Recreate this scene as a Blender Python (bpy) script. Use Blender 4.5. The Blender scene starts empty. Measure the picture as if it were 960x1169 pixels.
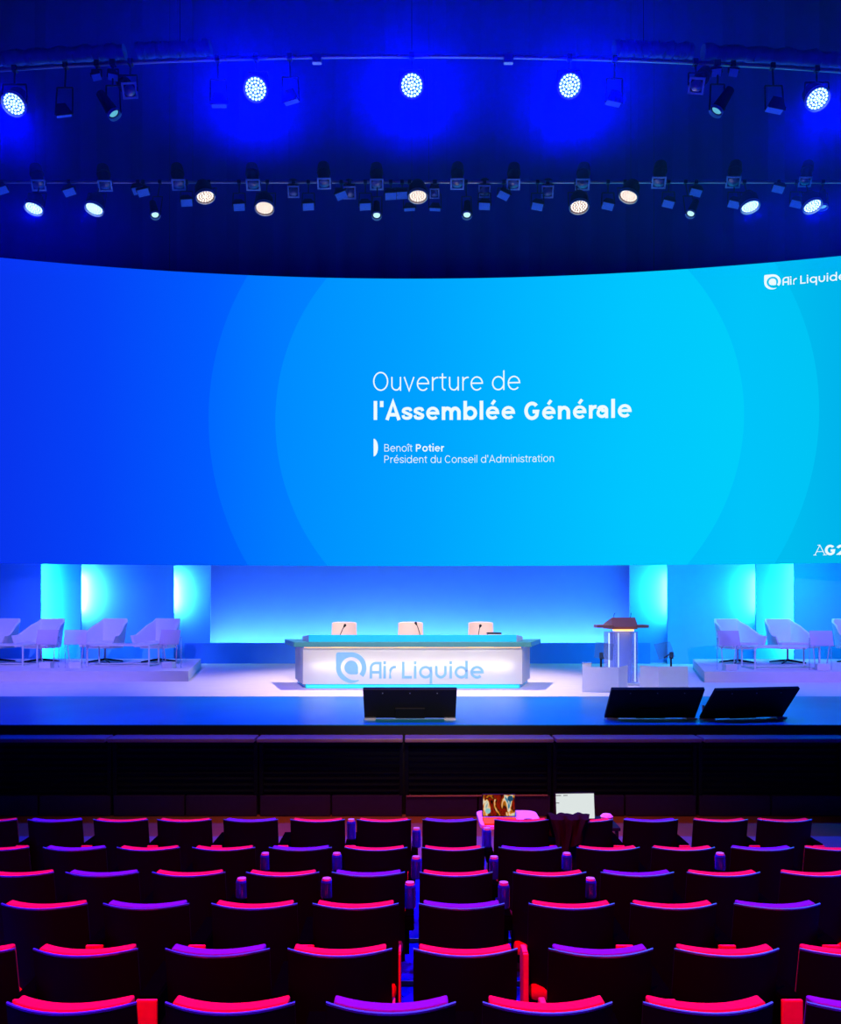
import bpy, bmesh, math, random
from mathutils import Vector, Matrix

S = bpy.context.scene
COL = S.collection
random.seed(7)
PI = math.pi

# ------------------------------------------------------------------ camera
CAMZ = 2.70            # metres above the flat floor in front of the stage
F = 1000.0             # focal length in pixels of a 960 x 1169 frame
CX, HY = 470.0, 690.0  # principal column and horizon row


def P(px, py, d):
    return Vector(((px - CX) / F * d, d, CAMZ - (py - HY) / F * d))


cam = bpy.data.cameras.new('camera')
cam.sensor_fit = 'AUTO'
cam.sensor_width = 36.0
cam.lens = F * 36.0 / 1169.0
cam.shift_x = (480.0 - CX) / 1169.0
cam.shift_y = (HY - 584.5) / 1169.0
cam.clip_end = 200
co = bpy.data.objects.new('camera', cam)
COL.objects.link(co)
co.location = (0, 0, CAMZ)
co.rotation_euler = (PI / 2, 0, 0)
S.camera = co

# ------------------------------------------------------------------ world, exposure
w = bpy.data.worlds.new('dark_hall')
S.world = w
w.use_nodes = True
w.node_tree.nodes['Background'].inputs[0].default_value = (0.05, 0.06, 0.3, 1)
w.node_tree.nodes['Background'].inputs[1].default_value = 0.006
S.view_settings.view_transform = 'Standard'
S.view_settings.look = 'None'
S.view_settings.exposure = 0.0
S.view_settings.gamma = 1.0
S.view_settings.use_curve_mapping = False
S.cycles.use_denoising = True
S.cycles.max_bounces = 6
S.cycles.volume_bounces = 0
S.cycles.sample_clamp_indirect = 4.0
S.cycles.transparent_max_bounces = 8


# ------------------------------------------------------------------ lights
def aim(o, target):
    o.rotation_euler = (Vector(target) - Vector(o.location)).to_track_quat('-Z', 'Y').to_euler()


def spot(name, loc, target, power, color, angle=30, blend=0.6, radius=0.12):
    l = bpy.data.lights.new(name, 'SPOT')
    l.energy = power
    l.color = color
    l.spot_size = math.radians(angle)
    l.spot_blend = blend
    l.shadow_soft_size = radius
    o = bpy.data.objects.new(name, l)
    COL.objects.link(o)
    o.location = loc
    aim(o, target)
    return o


def area(name, loc, target, sx, sy, power, color, spread=180):
    l = bpy.data.lights.new(name, 'AREA')
    l.shape = 'RECTANGLE'
    l.size, l.size_y = sx, sy
    l.energy = power
    l.color = color
    l.spread = math.radians(spread)
    o = bpy.data.objects.new(name, l)
    COL.objects.link(o)
    o.location = loc
    aim(o, target)
    return o


# front of house lamps, far above and behind the camera
spot('desk_wash', (1.5, -6, 11), (0.0, 16.7, 1.3), 23000, (1.0, 0.80, 0.74), 18, 0.9)
spot('lectern_wash', (6, -6, 11), (4.6, 16.6, 1.4), 5000, (1.0, 0.82, 0.80), 10, 0.9)
spot('lounge_wash', (-3, -6, 11), (-7.6, 18.7, 1.5), 21000, (0.27, 0.22, 1.0), 15, 0.9)
spot('lounge_wash', (5, -6, 11), (8.8, 18.7, 1.5), 21000, (0.25, 0.21, 1.0), 15, 0.9)
# red and blue house lamps over the stalls
spot('stalls_red', (-0.6, 0.6, 8.6), (0.0, 3.9, 0.6), 7000, (1.0, 0.0, 0.02), 66, 0.7, 0.10)
spot('stalls_blue', (0.9, 6.4, 8.6), (0.4, 5.4, 0.4), 3000, (0.04, 0.03, 1.0), 76, 0.7, 0.10)
spot('pit_fill', (0.0, 6.5, 8.4), (0.0, 10.6, 0.3), 1200, (1.0, 0.55, 0.36), 62, 1.0, 0.10)  # unseen warm spot added to brighten the boards and ledge before the stage
# top lamps of the rear batten working onto the stage
spot('stage_top', (0.0, 17.6, 10.2), (0.0, 17.0, 1.2), 3900, (1.0, 0.84, 0.82), 66, 0.8)
spot('stage_top', (-7.2, 17.8, 10.2), (-7.6, 18.6, 1.2), 1300, (0.36, 0.30, 1.0), 62, 0.8)
spot('stage_top', (7.8, 17.8, 10.2), (8.0, 18.6, 1.2), 1300, (0.30, 0.26, 1.0), 62, 0.8)
area('drape_fill', (0, 20.8, 18.6), (0, 23.6, 12.5), 22, 0.3, 190, (0.0, 0.0, 1.0))  # unseen strip added high above the frame to make the drape bluer
spot('floor_blue', (-4.0, 12.0, 8.6), (-4.0, 13.0, 1.15), 620, (0.0, 0.22, 1.0), 80, 0.8)
spot('floor_blue', (4.0, 12.0, 8.6), (4.0, 13.0, 1.15), 620, (0.0, 0.62, 1.0), 80, 0.8)


# ------------------------------------------------------------------ materials
def lin(c):
    def f(v):
        v /= 255.0
        return v / 12.92 if v <= 0.04045 else ((v + 0.055) / 1.055) ** 2.4
    return tuple(f(v) for v in c)


def mat(name, rgb, rough=0.6, spec=0.4, metal=0.0, vary=0.12, scale=14.0, emit=None, strength=0.0, bump=0.0, coat=0.0):
    m = bpy.data.materials.new(name)
    m.use_nodes = True
    nt = m.node_tree
    b = nt.nodes['Principled BSDF']
    c = lin(rgb)
    b.inputs['Roughness'].default_value = rough
    b.inputs['Specular IOR Level'].default_value = spec
    b.inputs['Metallic'].default_value = metal
    b.inputs['Coat Weight'].default_value = coat
    tc = nt.nodes.new('ShaderNodeTexCoord')
    nz = nt.nodes.new('ShaderNodeTexNoise')
    nz.inputs['Scale'].default_value = scale
    nz.inputs['Detail'].default_value = 3
    nt.links.new(tc.outputs['Object'], nz.inputs['Vector'])
    mx = nt.nodes.new('ShaderNodeMix')
    mx.data_type = 'RGBA'
    mx.inputs[6].default_value = tuple(v * (1 - vary) for v in c) + (1,)
    mx.inputs[7].default_value = tuple(min(1, v * (1 + vary)) for v in c) + (1,)
    nt.links.new(nz.outputs['Fac'], mx.inputs[0])
    nt.links.new(mx.outputs[2], b.inputs['Base Color'])
    if bump:
        bp = nt.nodes.new('ShaderNodeBump')
        bp.inputs['Strength'].default_value = bump
        bp.inputs['Distance'].default_value = 0.01
        nt.links.new(nz.outputs['Fac'], bp.inputs['Height'])
        nt.links.new(bp.outputs['Normal'], b.inputs['Normal'])
    if emit:
        b.inputs['Emission Color'].default_value = lin(emit) + (1,)
        b.inputs['Emission Strength'].default_value = strength
    return m


def emis(name, rgb, strength=1.0):
    m = bpy.data.materials.new(name)
    m.use_nodes = True
    nt = m.node_tree
    nt.nodes.clear()
    e = nt.nodes.new('ShaderNodeEmission')
    e.inputs[0].default_value = lin(rgb) + (1,)
    e.inputs[1].default_value = strength
    o = nt.nodes.new('ShaderNodeOutputMaterial')
    nt.links.new(e.outputs[0], o.inputs[0])
    return m


def glassy(name, rgb, alpha, rough=0.05):
    """clear acrylic or glass: a gloss coat over a mostly transparent body"""
    m = bpy.data.materials.new(name)
    m.use_nodes = True
    b = m.node_tree.nodes['Principled BSDF']
    b.inputs['Base Color'].default_value = lin(rgb) + (1,)
    b.inputs['Roughness'].default_value = rough
    b.inputs['Alpha'].default_value = alpha
    return m


M = dict(
    black=mat('black_paint', (14, 12, 18), 0.7, 0.2),
    black_gloss=mat('black_lacquer', (4, 2, 6), 0.7, 0.12),
    rubber=mat('black_rubber', (3, 1, 4), 0.95, 0.0),
    rim=mat('blue_sheen_edge', (60, 60, 190), 0.3, 0.9, coat=0.6),  # blue reflection of the stage put into the edge colour
    red=mat('red_velvet', (225, 30, 70), 0.9, 0.1, bump=0.3, scale=60),
    plum=mat('plum_velvet', (104, 45, 178), 0.9, 0.1, bump=0.3, scale=60),
    arm=mat('red_vinyl', (225, 60, 80), 0.6, 0.3, scale=30),
    armcap=mat('satin_cap', (190, 170, 190), 0.25, 0.7),
    dark=mat('dark_metal', (30, 30, 36), 0.45, 0.5, 0.6),
    alu=mat('brushed_aluminium', (170, 172, 180), 0.35, 0.5, 0.8),
    fixture=mat('blue_lit_fixture', (110, 160, 230), 0.5, 0.5),  # grey faces with the blue stage light put into the colour
    white=mat('white_laminate', (226, 224, 228), 0.45, 0.4, vary=0.03),
    leather=mat('white_leather', (222, 216, 224), 0.5, 0.4, vary=0.04, scale=30),
    cream=mat('cream_leather', (236, 208, 196), 0.5, 0.4, vary=0.04, scale=30),
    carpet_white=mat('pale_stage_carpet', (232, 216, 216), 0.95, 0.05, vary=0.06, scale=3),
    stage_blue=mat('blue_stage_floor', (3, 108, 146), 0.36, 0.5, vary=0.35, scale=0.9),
    platform=mat('white_platform', (220, 212, 222), 0.8, 0.15, vary=0.04, scale=4),
    navy=mat('navy_drape', (8, 8, 150), 0.95, 0.05, vary=0.2, scale=2),
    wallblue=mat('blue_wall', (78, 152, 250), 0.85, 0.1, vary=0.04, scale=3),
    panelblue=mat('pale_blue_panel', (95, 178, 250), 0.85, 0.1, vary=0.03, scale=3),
    wood_floor=mat('brown_floorboard', (150, 74, 44), 0.6, 0.3, vary=0.15, scale=6),
    carpet_grey=mat('mauve_carpet', (132, 100, 110), 0.95, 0.05, vary=0.1, scale=40),
    tier=mat('blue_lit_carpet', (14, 26, 200), 0.95, 0.05, vary=0.12, scale=50, bump=0.3),  # blue lamp light put into the carpet colour
    fascia=mat('dark_fascia', (8, 8, 24), 0.8, 0.1, vary=0.2),
    kick=mat('purple_kickboard', (46, 24, 66), 0.7, 0.15, vary=0.2),
    ledge=mat('worn_ledge', (120, 84, 88), 0.5, 0.5, vary=0.3, scale=5),
    walnut=mat('pinkish_wood', (150, 92, 92), 0.5, 0.4, vary=0.12, scale=8),
    olive=mat('greenish_wood_edge', (120, 130, 118), 0.4, 0.5, vary=0.1, scale=8),
    cloth=mat('rolled_gauze', (60, 120, 190), 0.95, 0.05, vary=0.3, scale=9, bump=0.5),
    brown_cloth=mat('dark_brown_cloth', (30, 26, 26), 0.95, 0.05, vary=0.2, scale=20, bump=0.3),
    orange=mat('orange_paper', (250, 150, 20), 0.7, 0.2, vary=0.03),
    paper=mat('white_plastic', (235, 205, 235), 0.6, 0.3, vary=0.03),
    text=emis('white_pixels', (238, 252, 255), 1.0),
    acrylic=glassy('clear_acrylic', (170, 190, 250), 0.26),
    frost=glassy('frosted_acrylic', (225, 205, 230), 0.55, 0.4),
    glass=glassy('prompter_glass', (90, 120, 140), 0.22),
    rail_cyan=mat('cyan_glass_rail', (30, 215, 245), 0.25, 0.5, vary=0.04),
    teal=mat('teal_wood_edge', (60, 140, 135), 0.4, 0.4, vary=0.12, scale=8),
    warm_strip=emis('warm_led_strip', (255, 190, 120), 2.0),
)


# ------------------------------------------------------------------ mesh builder
class MB:
    def __init__(self):
        self.v, self.f = [], []

    def add(self, verts, faces):
        n = len(self.v)
        self.v += [Vector(p) for p in verts]
        self.f += [tuple(i + n for i in fc) for fc in faces]
        return self

    def box(self, c, s, rot=None, bev=0.0):
        bm = bmesh.new()
        bmesh.ops.create_cube(bm, size=1)
        for v in bm.verts:
            v.co = Vector((v.co.x * s[0], v.co.y * s[1], v.co.z * s[2]))
        if bev:
            bmesh.ops.bevel(bm, geom=bm.edges[:], offset=min(bev, 0.49 * min(s)), segments=2, affect='EDGES', profile=0.5)
        R = rot if rot is not None else Matrix.Identity(3)
        bm.verts.index_update()
        vs = [R @ v.co + Vector(c) for v in bm.verts]
        fs = [[v.index for v in f.verts] for f in bm.faces]
        bm.free()
        return self.add(vs, fs)

    def frustum(self, p0, p1, r0, r1, n=16, caps=True):
        p0, p1 = Vector(p0), Vector(p1)
        ax = (p1 - p0).normalized()
        u = ax.orthogonal().normalized()
        q = ax.cross(u)
        vs = []
        for p, r in ((p0, r0), (p1, r1)):
            for i in range(n):
                a = 2 * PI * i / n
                vs.append(p + u * (r * math.cos(a)) + q * (r * math.sin(a)))
        fs = [(i, (i + 1) % n, n + (i + 1) % n, n + i) for i in range(n)]
        if caps:
            fs += [tuple(range(n - 1, -1, -1)), tuple(range(n, 2 * n))]
        return self.add(vs, fs)

    def tube(self, pts, r, n=8):
        pts = [Vector(p) for p in pts]
        for a, b in zip(pts, pts[1:]):
            self.frustum(a, b, r, r, n)
        return self

    def prism(self, poly, z0, z1):
        """polygon in plan (x, y), counter-clockwise, from z0 to z1"""
        n = len(poly)
        vs = [(x, y, z0) for x, y in poly] + [(x, y, z1) for x, y in poly]
        fs = [tuple(range(n - 1, -1, -1)), tuple(range(n, 2 * n))]
        fs += [(i, (i + 1) % n, n + (i + 1) % n, n + i) for i in range(n)]
        return self.add(vs, fs)

    def slab(self, grid, back):
        """closed shell between two equally sized grids of points (front and back)"""
        R, C = len(grid), len(grid[0])
        vs = [p for row in grid for p in row] + [p for row in back for p in row]
        o = R * C
        fs = []
        for i in range(R - 1):
            for j in range(C - 1):
                a = i * C + j
                fs.append((a, a + 1, a + C + 1, a + C))
                fs.append((o + a, o + a + C, o + a + C + 1, o + a + 1))
        ring = [(0, j) for j in range(C)] + [(i, C - 1) for i in range(1, R)] + \
               [(R - 1, j) for j in range(C - 2, -1, -1)] + [(i, 0) for i in range(R - 2, 0, -1)]
        k = [i * C + j for i, j in ring]
        for a, b in zip(k, k[1:] + k[:1]):
            fs.append((a, o + a, o + b, b))
        return self.add(vs, fs)

    def build(self, name, material, parent=None, loc=None, smooth=False, bev=0.0):
        me = bpy.data.meshes.new(name)
        me.from_pydata([tuple(v) for v in self.v], [], self.f)
        bm = bmesh.new()
        bm.from_mesh(me)
        bmesh.ops.recalc_face_normals(bm, faces=bm.faces[:])
        bm.to_mesh(me)
        bm.free()
        if smooth:
            me.polygons.foreach_set('use_smooth', [True] * len(me.polygons))
            try:
                me.set_sharp_from_angle(angle=math.radians(40))
            except Exception:
                pass
        me.materials.append(material)
        o = bpy.data.objects.new(name, me)
        COL.objects.link(o)
        if parent is not None:
            o.parent = parent
        if loc is not None:
            o.location = loc
        if bev:
            md = o.modifiers.new('bevel', 'BEVEL')
            md.width = bev
            md.segments = 2
            md.limit_method = 'ANGLE'
        return o


def thing(name, label, cat, loc=(0, 0, 0), rz=0.0, group=None):
    o = bpy.data.objects.new(name, None)
    o.empty_display_size = 0.1
    COL.objects.link(o)
    o.location = loc
    o.rotation_euler = (0, 0, rz)
    tag(o, label, cat, group)
    return o


def tag(o, label, cat, group=None, kind=None):
    o['label'] = label
    o['category'] = cat
    if group:
        o['group'] = group
    if kind:
        o['kind'] = kind
    return o


KIDS = {}


def dup(root, loc, rz=None, label=None, group=None, rot=None):
    r = root.copy()
    COL.objects.link(r)
    r.location = loc
    if rz is not None:
        r.rotation_euler = (0, 0, rz)
    if rot is not None:
        r.rotation_euler = rot
    if label:
        r['label'] = label
    if group:
        r['group'] = group
    for ch in list(root.children):
        c = ch.copy()
        COL.objects.link(c)
        c.parent = r
        for g in list(ch.children):
            d = g.copy()
            COL.objects.link(d)
            d.parent = c
    return r


def struct(name, mb, material, label=None, **k):
    o = mb.build(name, material, **k)
    o['kind'] = 'structure'
    o['label'] = label or name.replace('_', ' ')
    o['category'] = 'structure'
    if label is None:
        del o['label'], o['category']
    return o


def rx(a):
    return Matrix.Rotation(a, 3, 'X')


def ry(a):
    return Matrix.Rotation(a, 3, 'Y')


def rzm(a):
    return Matrix.Rotation(a, 3, 'Z')


# ------------------------------------------------------------------ stroke lettering
XH, CAP, ASC, DESC = 0.528, 0.711, 0.75, -0.20


def arc(cx, cy, rx_, ry_, a0, a1, n=None):
    n = n or max(6, int(abs(a1 - a0) / 9))
    return [(cx + rx_ * math.cos(math.radians(a0 + (a1 - a0) * i / n)),
             cy + ry_ * math.sin(math.radians(a0 + (a1 - a0) * i / n))) for i in range(n + 1)]


def spline(pts, n=8):
    p = [pts[0]] + list(pts) + [pts[-1]]
    out = []
    for i in range(1, len(p) - 2):
        for k in range(n):
            t = k / n
            out.append(tuple(0.5 * ((2 * p[i][j]) + (-p[i - 1][j] + p[i + 1][j]) * t +
                       (2 * p[i - 1][j] - 5 * p[i][j] + 4 * p[i + 1][j] - p[i + 2][j]) * t * t +
                       (-p[i - 1][j] + 3 * p[i][j] - 3 * p[i + 1][j] + p[i + 2][j]) * t ** 3) for j in (0, 1)))
    out.append(tuple(pts[-1]))
    return out


def glyph(ch, w):
    h = w / 2
    s = 0.075 - 0.15 * w
    x0 = s + h
    t, b = XH - h, h
    midy = XH / 2
    if ch == ' ':
        return [], 0.25
    if ch == "'":
        return [[(x0, ASC), (x0, ASC - 0.24)]], 2 * s + w
    if ch == 'l':
        return [[(x0, 0), (x0, ASC)]], 2 * s + w
    if ch in 'iî':
        st = [[(x0, 0), (x0, XH)]]
        if ch == 'i':
            st.append([(x0, 0.66), (x0, 0.66 + max(w, 0.07))])
        else:
            st.append([(x0 - 0.12, 0.61), (x0, 0.73), (x0 + 0.12, 0.61)])
        return st, 2 * s + w
    if ch in 'un':
        x1 = x0 + 0.335
        r = (x1 - x0) / 2
        cx = (x0 + x1) / 2
        if ch == 'u':
            st = [[(x0, XH), (x0, b + 0.18)] + arc(cx, b + 0.18, r, 0.18, 180, 300) + [(x1, b + 0.14)], [(x1, 0), (x1, XH)]]
        else:
            st = [[(x0, 0), (x0, XH)], [(x0, t - 0.14)] + arc(cx, t - 0.18, r, 0.18, 120, 0) + [(x1, 0)]]
        return st, x1 + h + s
    if ch == 'm':
        st = [[(x0, 0), (x0, XH)]]
        x = x0
        for _ in range(2):
            x1 = x + 0.305
            st.append([(x, t - 0.14)] + arc((x + x1) / 2, t - 0.17, 0.1525, 0.17, 120, 0) + [(x1, 0)])
            x = x1
        return st, x + h + s
    if ch == 'r':
        return [[(x0, 0), (x0, XH)], [(x0, t - 0.15)] + arc(x0 + 0.19, t - 0.2, 0.19, 0.2, 165, 80)], x0 + 0.22 + 0.02
    if ch == 't':
        x = 0.03 + 0.10 + h * 0.6
        return [[(x, 0.66), (x, b + 0.11)] + arc(x + 0.11, b + 0.11, 0.11, 0.11, 180, 275), [(0.02, t), (x + 0.15, t)]], x + 0.15 + 0.035
    if ch == 'v':
        return [[(0.03 + h, XH), (0.245, 0.0), (0.46 - h, XH)]], 0.49
    if ch in 'oeécbdpqg':
        r = 0.225 - h * 0.35
        cx = s * 0.85 + h + r
        ryv = (XH + 0.02) / 2 - h
        if ch == 'o':
            return [arc(cx, midy, r, ryv, 0, 360, 40)], 2 * cx
        if ch in 'eé':
            st = [[(cx - r, midy + 0.01), (cx + r, midy + 0.01)] + arc(cx, midy, r, ryv, 4, 318, 36)]
            if ch == 'é':
                st.append([(cx - 0.03, 0.60), (cx + 0.09, 0.76)])
            return st, 2 * cx - 0.015
        if ch == 'c':
            return [arc(cx, midy, r, ryv, 42, 318, 32)], 2 * cx - 0.03
        if ch in 'dq':
            x1 = cx + r
            y0, y1 = (0, ASC) if ch == 'd' else (DESC, XH)
            return [arc(cx, midy, r, ryv, 0, 360, 40), [(x1, y0), (x1, y1)]], x1 + h + s
        cx = s + h + r
        y0, y1 = (0, ASC) if ch == 'b' else (DESC, XH)
        return [arc(cx, midy, r, ryv, 0, 360, 40), [(cx - r, y0), (cx - r, y1)]], cx + r + h + s * 0.85
    if ch == 's':
        cx, r = 0.235, 0.165 - h * 0.2
        pts = [(cx + r, t - 0.10), (cx + r * 0.75, t - 0.02), (cx, t), (cx - r * 0.8, t - 0.04), (cx - r * 0.95, t - 0.12),
               (cx - r * 0.5, midy + 0.035), (cx + r * 0.45, midy - 0.03), (cx + r, b + 0.12), (cx + r * 0.8, b + 0.035),
               (cx, b), (cx - r * 0.8, b + 0.03), (cx - r * 1.05, b + 0.12)]
        return [spline(pts, 5)], 0.47
    if ch == 'a':
        x1 = 0.44 - h
        return [[(x1 - 0.315, t - 0.11)] + arc(x1 - 0.16, t - 0.14, 0.16, 0.14, 150, 0) + [(x1, 0)],
                [(x1, midy + 0.03), (x1 - 0.15, midy + 0.03)] + arc(x1 - 0.17, b + 0.145, 0.16, 0.145, 90, 290) + [(x1, b + 0.12)]], 0.44 + s
    if ch == 'O':
        return [arc(0.345, CAP / 2, 0.285 - h * 0.6, CAP / 2 + 0.01 - h, 0, 360, 48)], 0.69
    if ch == 'C':
        return [arc(0.335, CAP / 2, 0.275 - h * 0.6, CAP / 2 + 0.01 - h, 40, 320, 40)], 0.65
    if ch == 'G':
        r = 0.275 - h * 0.6
        return [arc(0.335, CAP / 2, r, CAP / 2 + 0.01 - h, 42, 322, 40) + [(0.335 + r * 0.9, CAP / 2 - 0.03), (0.36, CAP / 2 - 0.03)]], 0.68
    if ch == 'A':
        k = 0.21
        return [[(0.03 + h * 0.8, 0), (0.325, CAP), (0.62 - h * 0.8, 0)], [(0.12 + h, k), (0.53 - h, k)]], 0.645
    if ch == 'D':
        ry_ = CAP / 2 - h
        return [[(x0, 0), (x0, CAP)], [(x0, CAP - h), (x0 + 0.16, CAP - h)] + arc(x0 + 0.16, CAP / 2, 0.29, ry_, 90, -90) + [(x0, h)]], x0 + 0.45 + h + s
    if ch in 'BP':
        r1 = 0.175
        ym = 0.37 if ch == 'B' else 0.31
        st = [[(x0, 0), (x0, CAP)]]
        ru = (CAP - h - ym) / 2
        st.append([(x0, CAP - h), (x0 + 0.2, CAP - h)] + arc(x0 + 0.2, ym + ru, r1, ru, 90, -90) + [(x0, ym)])
        if ch == 'B':
            rl = (ym - h) / 2
            st.append([(x0, ym), (x0 + 0.22, ym)] + arc(x0 + 0.22, h + rl, 0.185, rl, 90, -90) + [(x0, h)])
        return st, x0 + 0.41 + h + s * 0.8
    if ch == '2':
        return [arc(0.28, CAP - h - 0.19, 0.19, 0.19, 165, -20) + [(0.07 + h, h), (0.52, h)]], 0.56
    if ch == 'L':
        return [[(x0, CAP), (x0, h), (x0 + 0.36, h)]], x0 + 0.38
    return [], 0.3


def ribbon(poly, w):
    """outline pieces (quads) of a stroke of width w along a polyline, mitred at its bends"""
    pts = [Vector(p) for p in poly]
    clean = [pts[0]]
    for p in pts[1:]:
        if (p - clean[-1]).length > 1e-5:
            clean.append(p)
    pts = clean
    closed = (pts[0] - pts[-1]).length < 1e-4 and len(pts) > 3
    if closed:
        pts = pts[:-1]
    n = len(pts)
    L, R = [], []
    for i in range(n):
        a = pts[i - 1] if (i > 0 or closed) else None
        c = pts[(i + 1) % n] if (i < n - 1 or closed) else None
        d1 = (pts[i] - a).normalized() if a is not None else None
        d2 = (c - pts[i]).normalized() if c is not None else None
        d = ((d1 or d2) + (d2 or d1))
        if d.length < 1e-4:
            d = d1 or d2
        d.normalize()
        nrm = Vector((-d.y, d.x))
        ref = d1 or d2
        k = 1.0 / max(0.45, abs(nrm.dot(Vector((-ref.y, ref.x)))))
        L.append(pts[i] + nrm * (w / 2 * k))
        R.append(pts[i] - nrm * (w / 2 * k))
    quads = []
    m = n if closed else n - 1
    for i in range(m):
        j = (i + 1) % n
        quads.append((L[i], R[i], R[j], L[j]))
    return quads


def text_quads(strings):
    """strings: [(text, stroke width)], laid one after another; returns quads and the total advance, em = 1"""
    x = 0.0
    out = []
    for txt, w in strings:
        for ch in txt:
            st, adv = glyph(ch, w)
            for s in st:
                for q in ribbon(s, w * (0.84 if w > 0.1 and ch in 'aeés' else 1.0)):
                    out.append([Vector((p.x + x, p.y)) for p in q])
            x += adv
    return out, x


def emblem_quads():
    """ring with a square upper left corner, open at its lower right, round a drop; unit height 1 centred on 0"""
    out = []
    # outer body: outline (outer) and inner ring hole
    def outer(a):
        c, s = math.cos(a), math.sin(a)
        r = 0.5
        if c < 0 and s > 0:                       # square corner, upper left
            r = 0.5 / max(abs(c), abs(s))
            r = min(r, 0.5 * 1.36)
        return Vector((c * r, s * r))
    a0, a1 = math.radians(-38), math.radians(300)
    n = 72
    for i in range(n):
        p = a0 + (a1 - a0) * i / n
        q = a0 + (a1 - a0) * (i + 1) / n
        taper = lambda a: 0.345 + 0.13 * max(0.0, (math.degrees(a) - 225) / 75) ** 1.5 if math.degrees(a) > 225 else 0.345
        out.append([outer(p), outer(q), Vector((math.cos(q), math.sin(q))) * taper(q), Vector((math.cos(p), math.sin(p))) * taper(p)])
    # drop: disc with a square lower right corner
    for i in range(36):
        p, q = 2 * PI * i / 36, 2 * PI * (i + 1) / 36

        def drop(a):
            c, s = math.cos(a), math.sin(a)
            r = 0.225
            if c > 0 and s < 0:
                r = min(r / max(abs(c), abs(s)), r * 1.38)
            return Vector((c * r, s * r))
        out.append([Vector((0, 0)), drop(p), drop(q), Vector((0, 0.0001))])
    return out


def company_quads():
    """'Air Liquide' in round geometric strokes; x height 0.53, starts at x = 0"""
    w = 0.105
    h = w / 2
    x = 0.0
    st = []
    # A drawn as an arch with a bar
    aw, ah = 0.50, 0.70
    st.append([(x + h, 0), (x + h, ah - 0.27)] + arc(x + 0.26, ah - 0.27, 0.26 - h, 0.27 - h, 180, 90) + [(x + aw - h, ah - h), (x + aw - h, 0)])
    st.append([(x + h, 0.26), (x + aw - h, 0.26)])
    x += aw + 0.13
    st.append([(x, 0), (x, 0.53)])
    st.append([(x, 0.60), (x, 0.72)])
    x += h + 0.13
    st.append([(x + h, 0), (x + h, 0.30)] + arc(x + h + 0.19, 0.28, 0.19, 0.20, 175, 90) + [(x + h + 0.24, 0.48)])
    x += 0.60
    st.append([(x, 0.70), (x, h), (x + 0.36, h)])
    x += 0.50
    st.append([(x, 0), (x, 0.53)])
    st.append([(x, 0.60), (x, 0.72)])
    x += h + 0.11
    r = 0.225
    cx = x + r + h
    st.append(arc(cx, 0.265, r, 0.265 - h, 0, 360, 36))
    st.append([(cx + r, 0.5), (cx + r, -0.22)])
    x = cx + r + h + 0.12
    st.append([(x + h, 0.53), (x + h, 0.25)] + arc(x + h + 0.19, 0.25, 0.19, 0.25 - h, 180, 360) + [(x + h + 0.38, 0.53)])
    x += 0.38 + w + 0.12
    st.append([(x + h, 0), (x + h, 0.53)])
    st.append([(x + h, 0.60), (x + h, 0.72)])
    x += w + 0.11
    cx = x + r + h
    st.append(arc(cx, 0.265, r, 0.265 - h, 0, 360, 36))
    st.append([(cx + r, 0), (cx + r, 0.74)])
    x = cx + r + h + 0.11
    cx = x + r + h
    st.append([(cx - r, 0.265), (cx + r, 0.265)] + arc(cx, 0.265, r, 0.265 - h, 4, 312, 34))
    x = cx + r + h
    out = []
    for s in st:
        out += ribbon(s, w)
    return [[Vector(p) for p in q] for q in out], x


def quads_to(mb, quads, place, depth_vec):
    """solid letters: each stroke quad gets a front, a back and sides"""
    for i, q in enumerate(quads):
        fr = [place(p.x, p.y) + depth_vec * (0.03 * (i % 7)) for p in q]
        bk = [p + depth_vec for p in fr]
        mb.add(fr + bk, [(0, 1, 2, 3), (7, 6, 5, 4), (0, 4, 5, 1), (1, 5, 6, 2), (2, 6, 7, 3), (3, 7, 4, 0)])
    return mb


# ================================================================== STRUCTURE
STAGE = 1.15
ROWS = [  # back depth, row of pixels at the upper corners of the backs, height of its tier
    (7.24, 937.5), (6.25, 967.5), (5.37, 996), (4.56, 1032), (3.74, 1084), (2.99, 1146)]
ROWTOP = [CAMZ - (y - HY) / F * (d + 0.07) for d, y in ROWS]
TIER = [z - 0.905 for z in ROWTOP]
TIER[0] = 0.0
ROWTOP[0] = 0.905

struct('floor', MB().box((0, 10.85, -0.05), (28, 1.3, 0.1)), M['wood_floor'])
struct('floor_carpet', MB().box((0, 9.75, -0.05), (28, 0.9, 0.1)), M['carpet_grey'])
struct('floor_front_row', MB().box((0, 8.12, -0.05), (28, 2.36, 0.1)), M['tier'])
edges = [ROWS[i][0] - 0.30 for i in range(6)] + [-4.0]
for i in range(1, 7):
    far, near = edges[i - 1], edges[i]
    z = TIER[i] if i < 6 else TIER[5] + 0.09
    struct('floor_tier', MB().box((0, (far + near) / 2, (z - 0.4) / 2 - 0.1), (28, far - near, z + 0.6)), M['tier'])
    nb = MB().box((0, far - 0.03, z + 0.004), (18, 0.07, 0.008))
    struct('trim_nosing', nb, M['black'])
    struct('trim_nosing_edge', MB().box((0, far + 0.008, z - 0.004), (18, 0.016, 0.024)), M['armcap'])
struct('wall_left', MB().box((-14.1, 10, 9.5), (0.2, 30, 20)), M['navy'])
struct('wall_right', MB().box((14.1, 10, 9.5), (0.2, 30, 20)), M['navy'])
struct('wall_back', MB().box((0, 25.1, 9.5), (28.4, 0.2, 20)), M['navy'])
struct('ceiling', MB().box((0, 10, 19.6), (28.4, 30, 0.2)), M['navy'])

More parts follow.
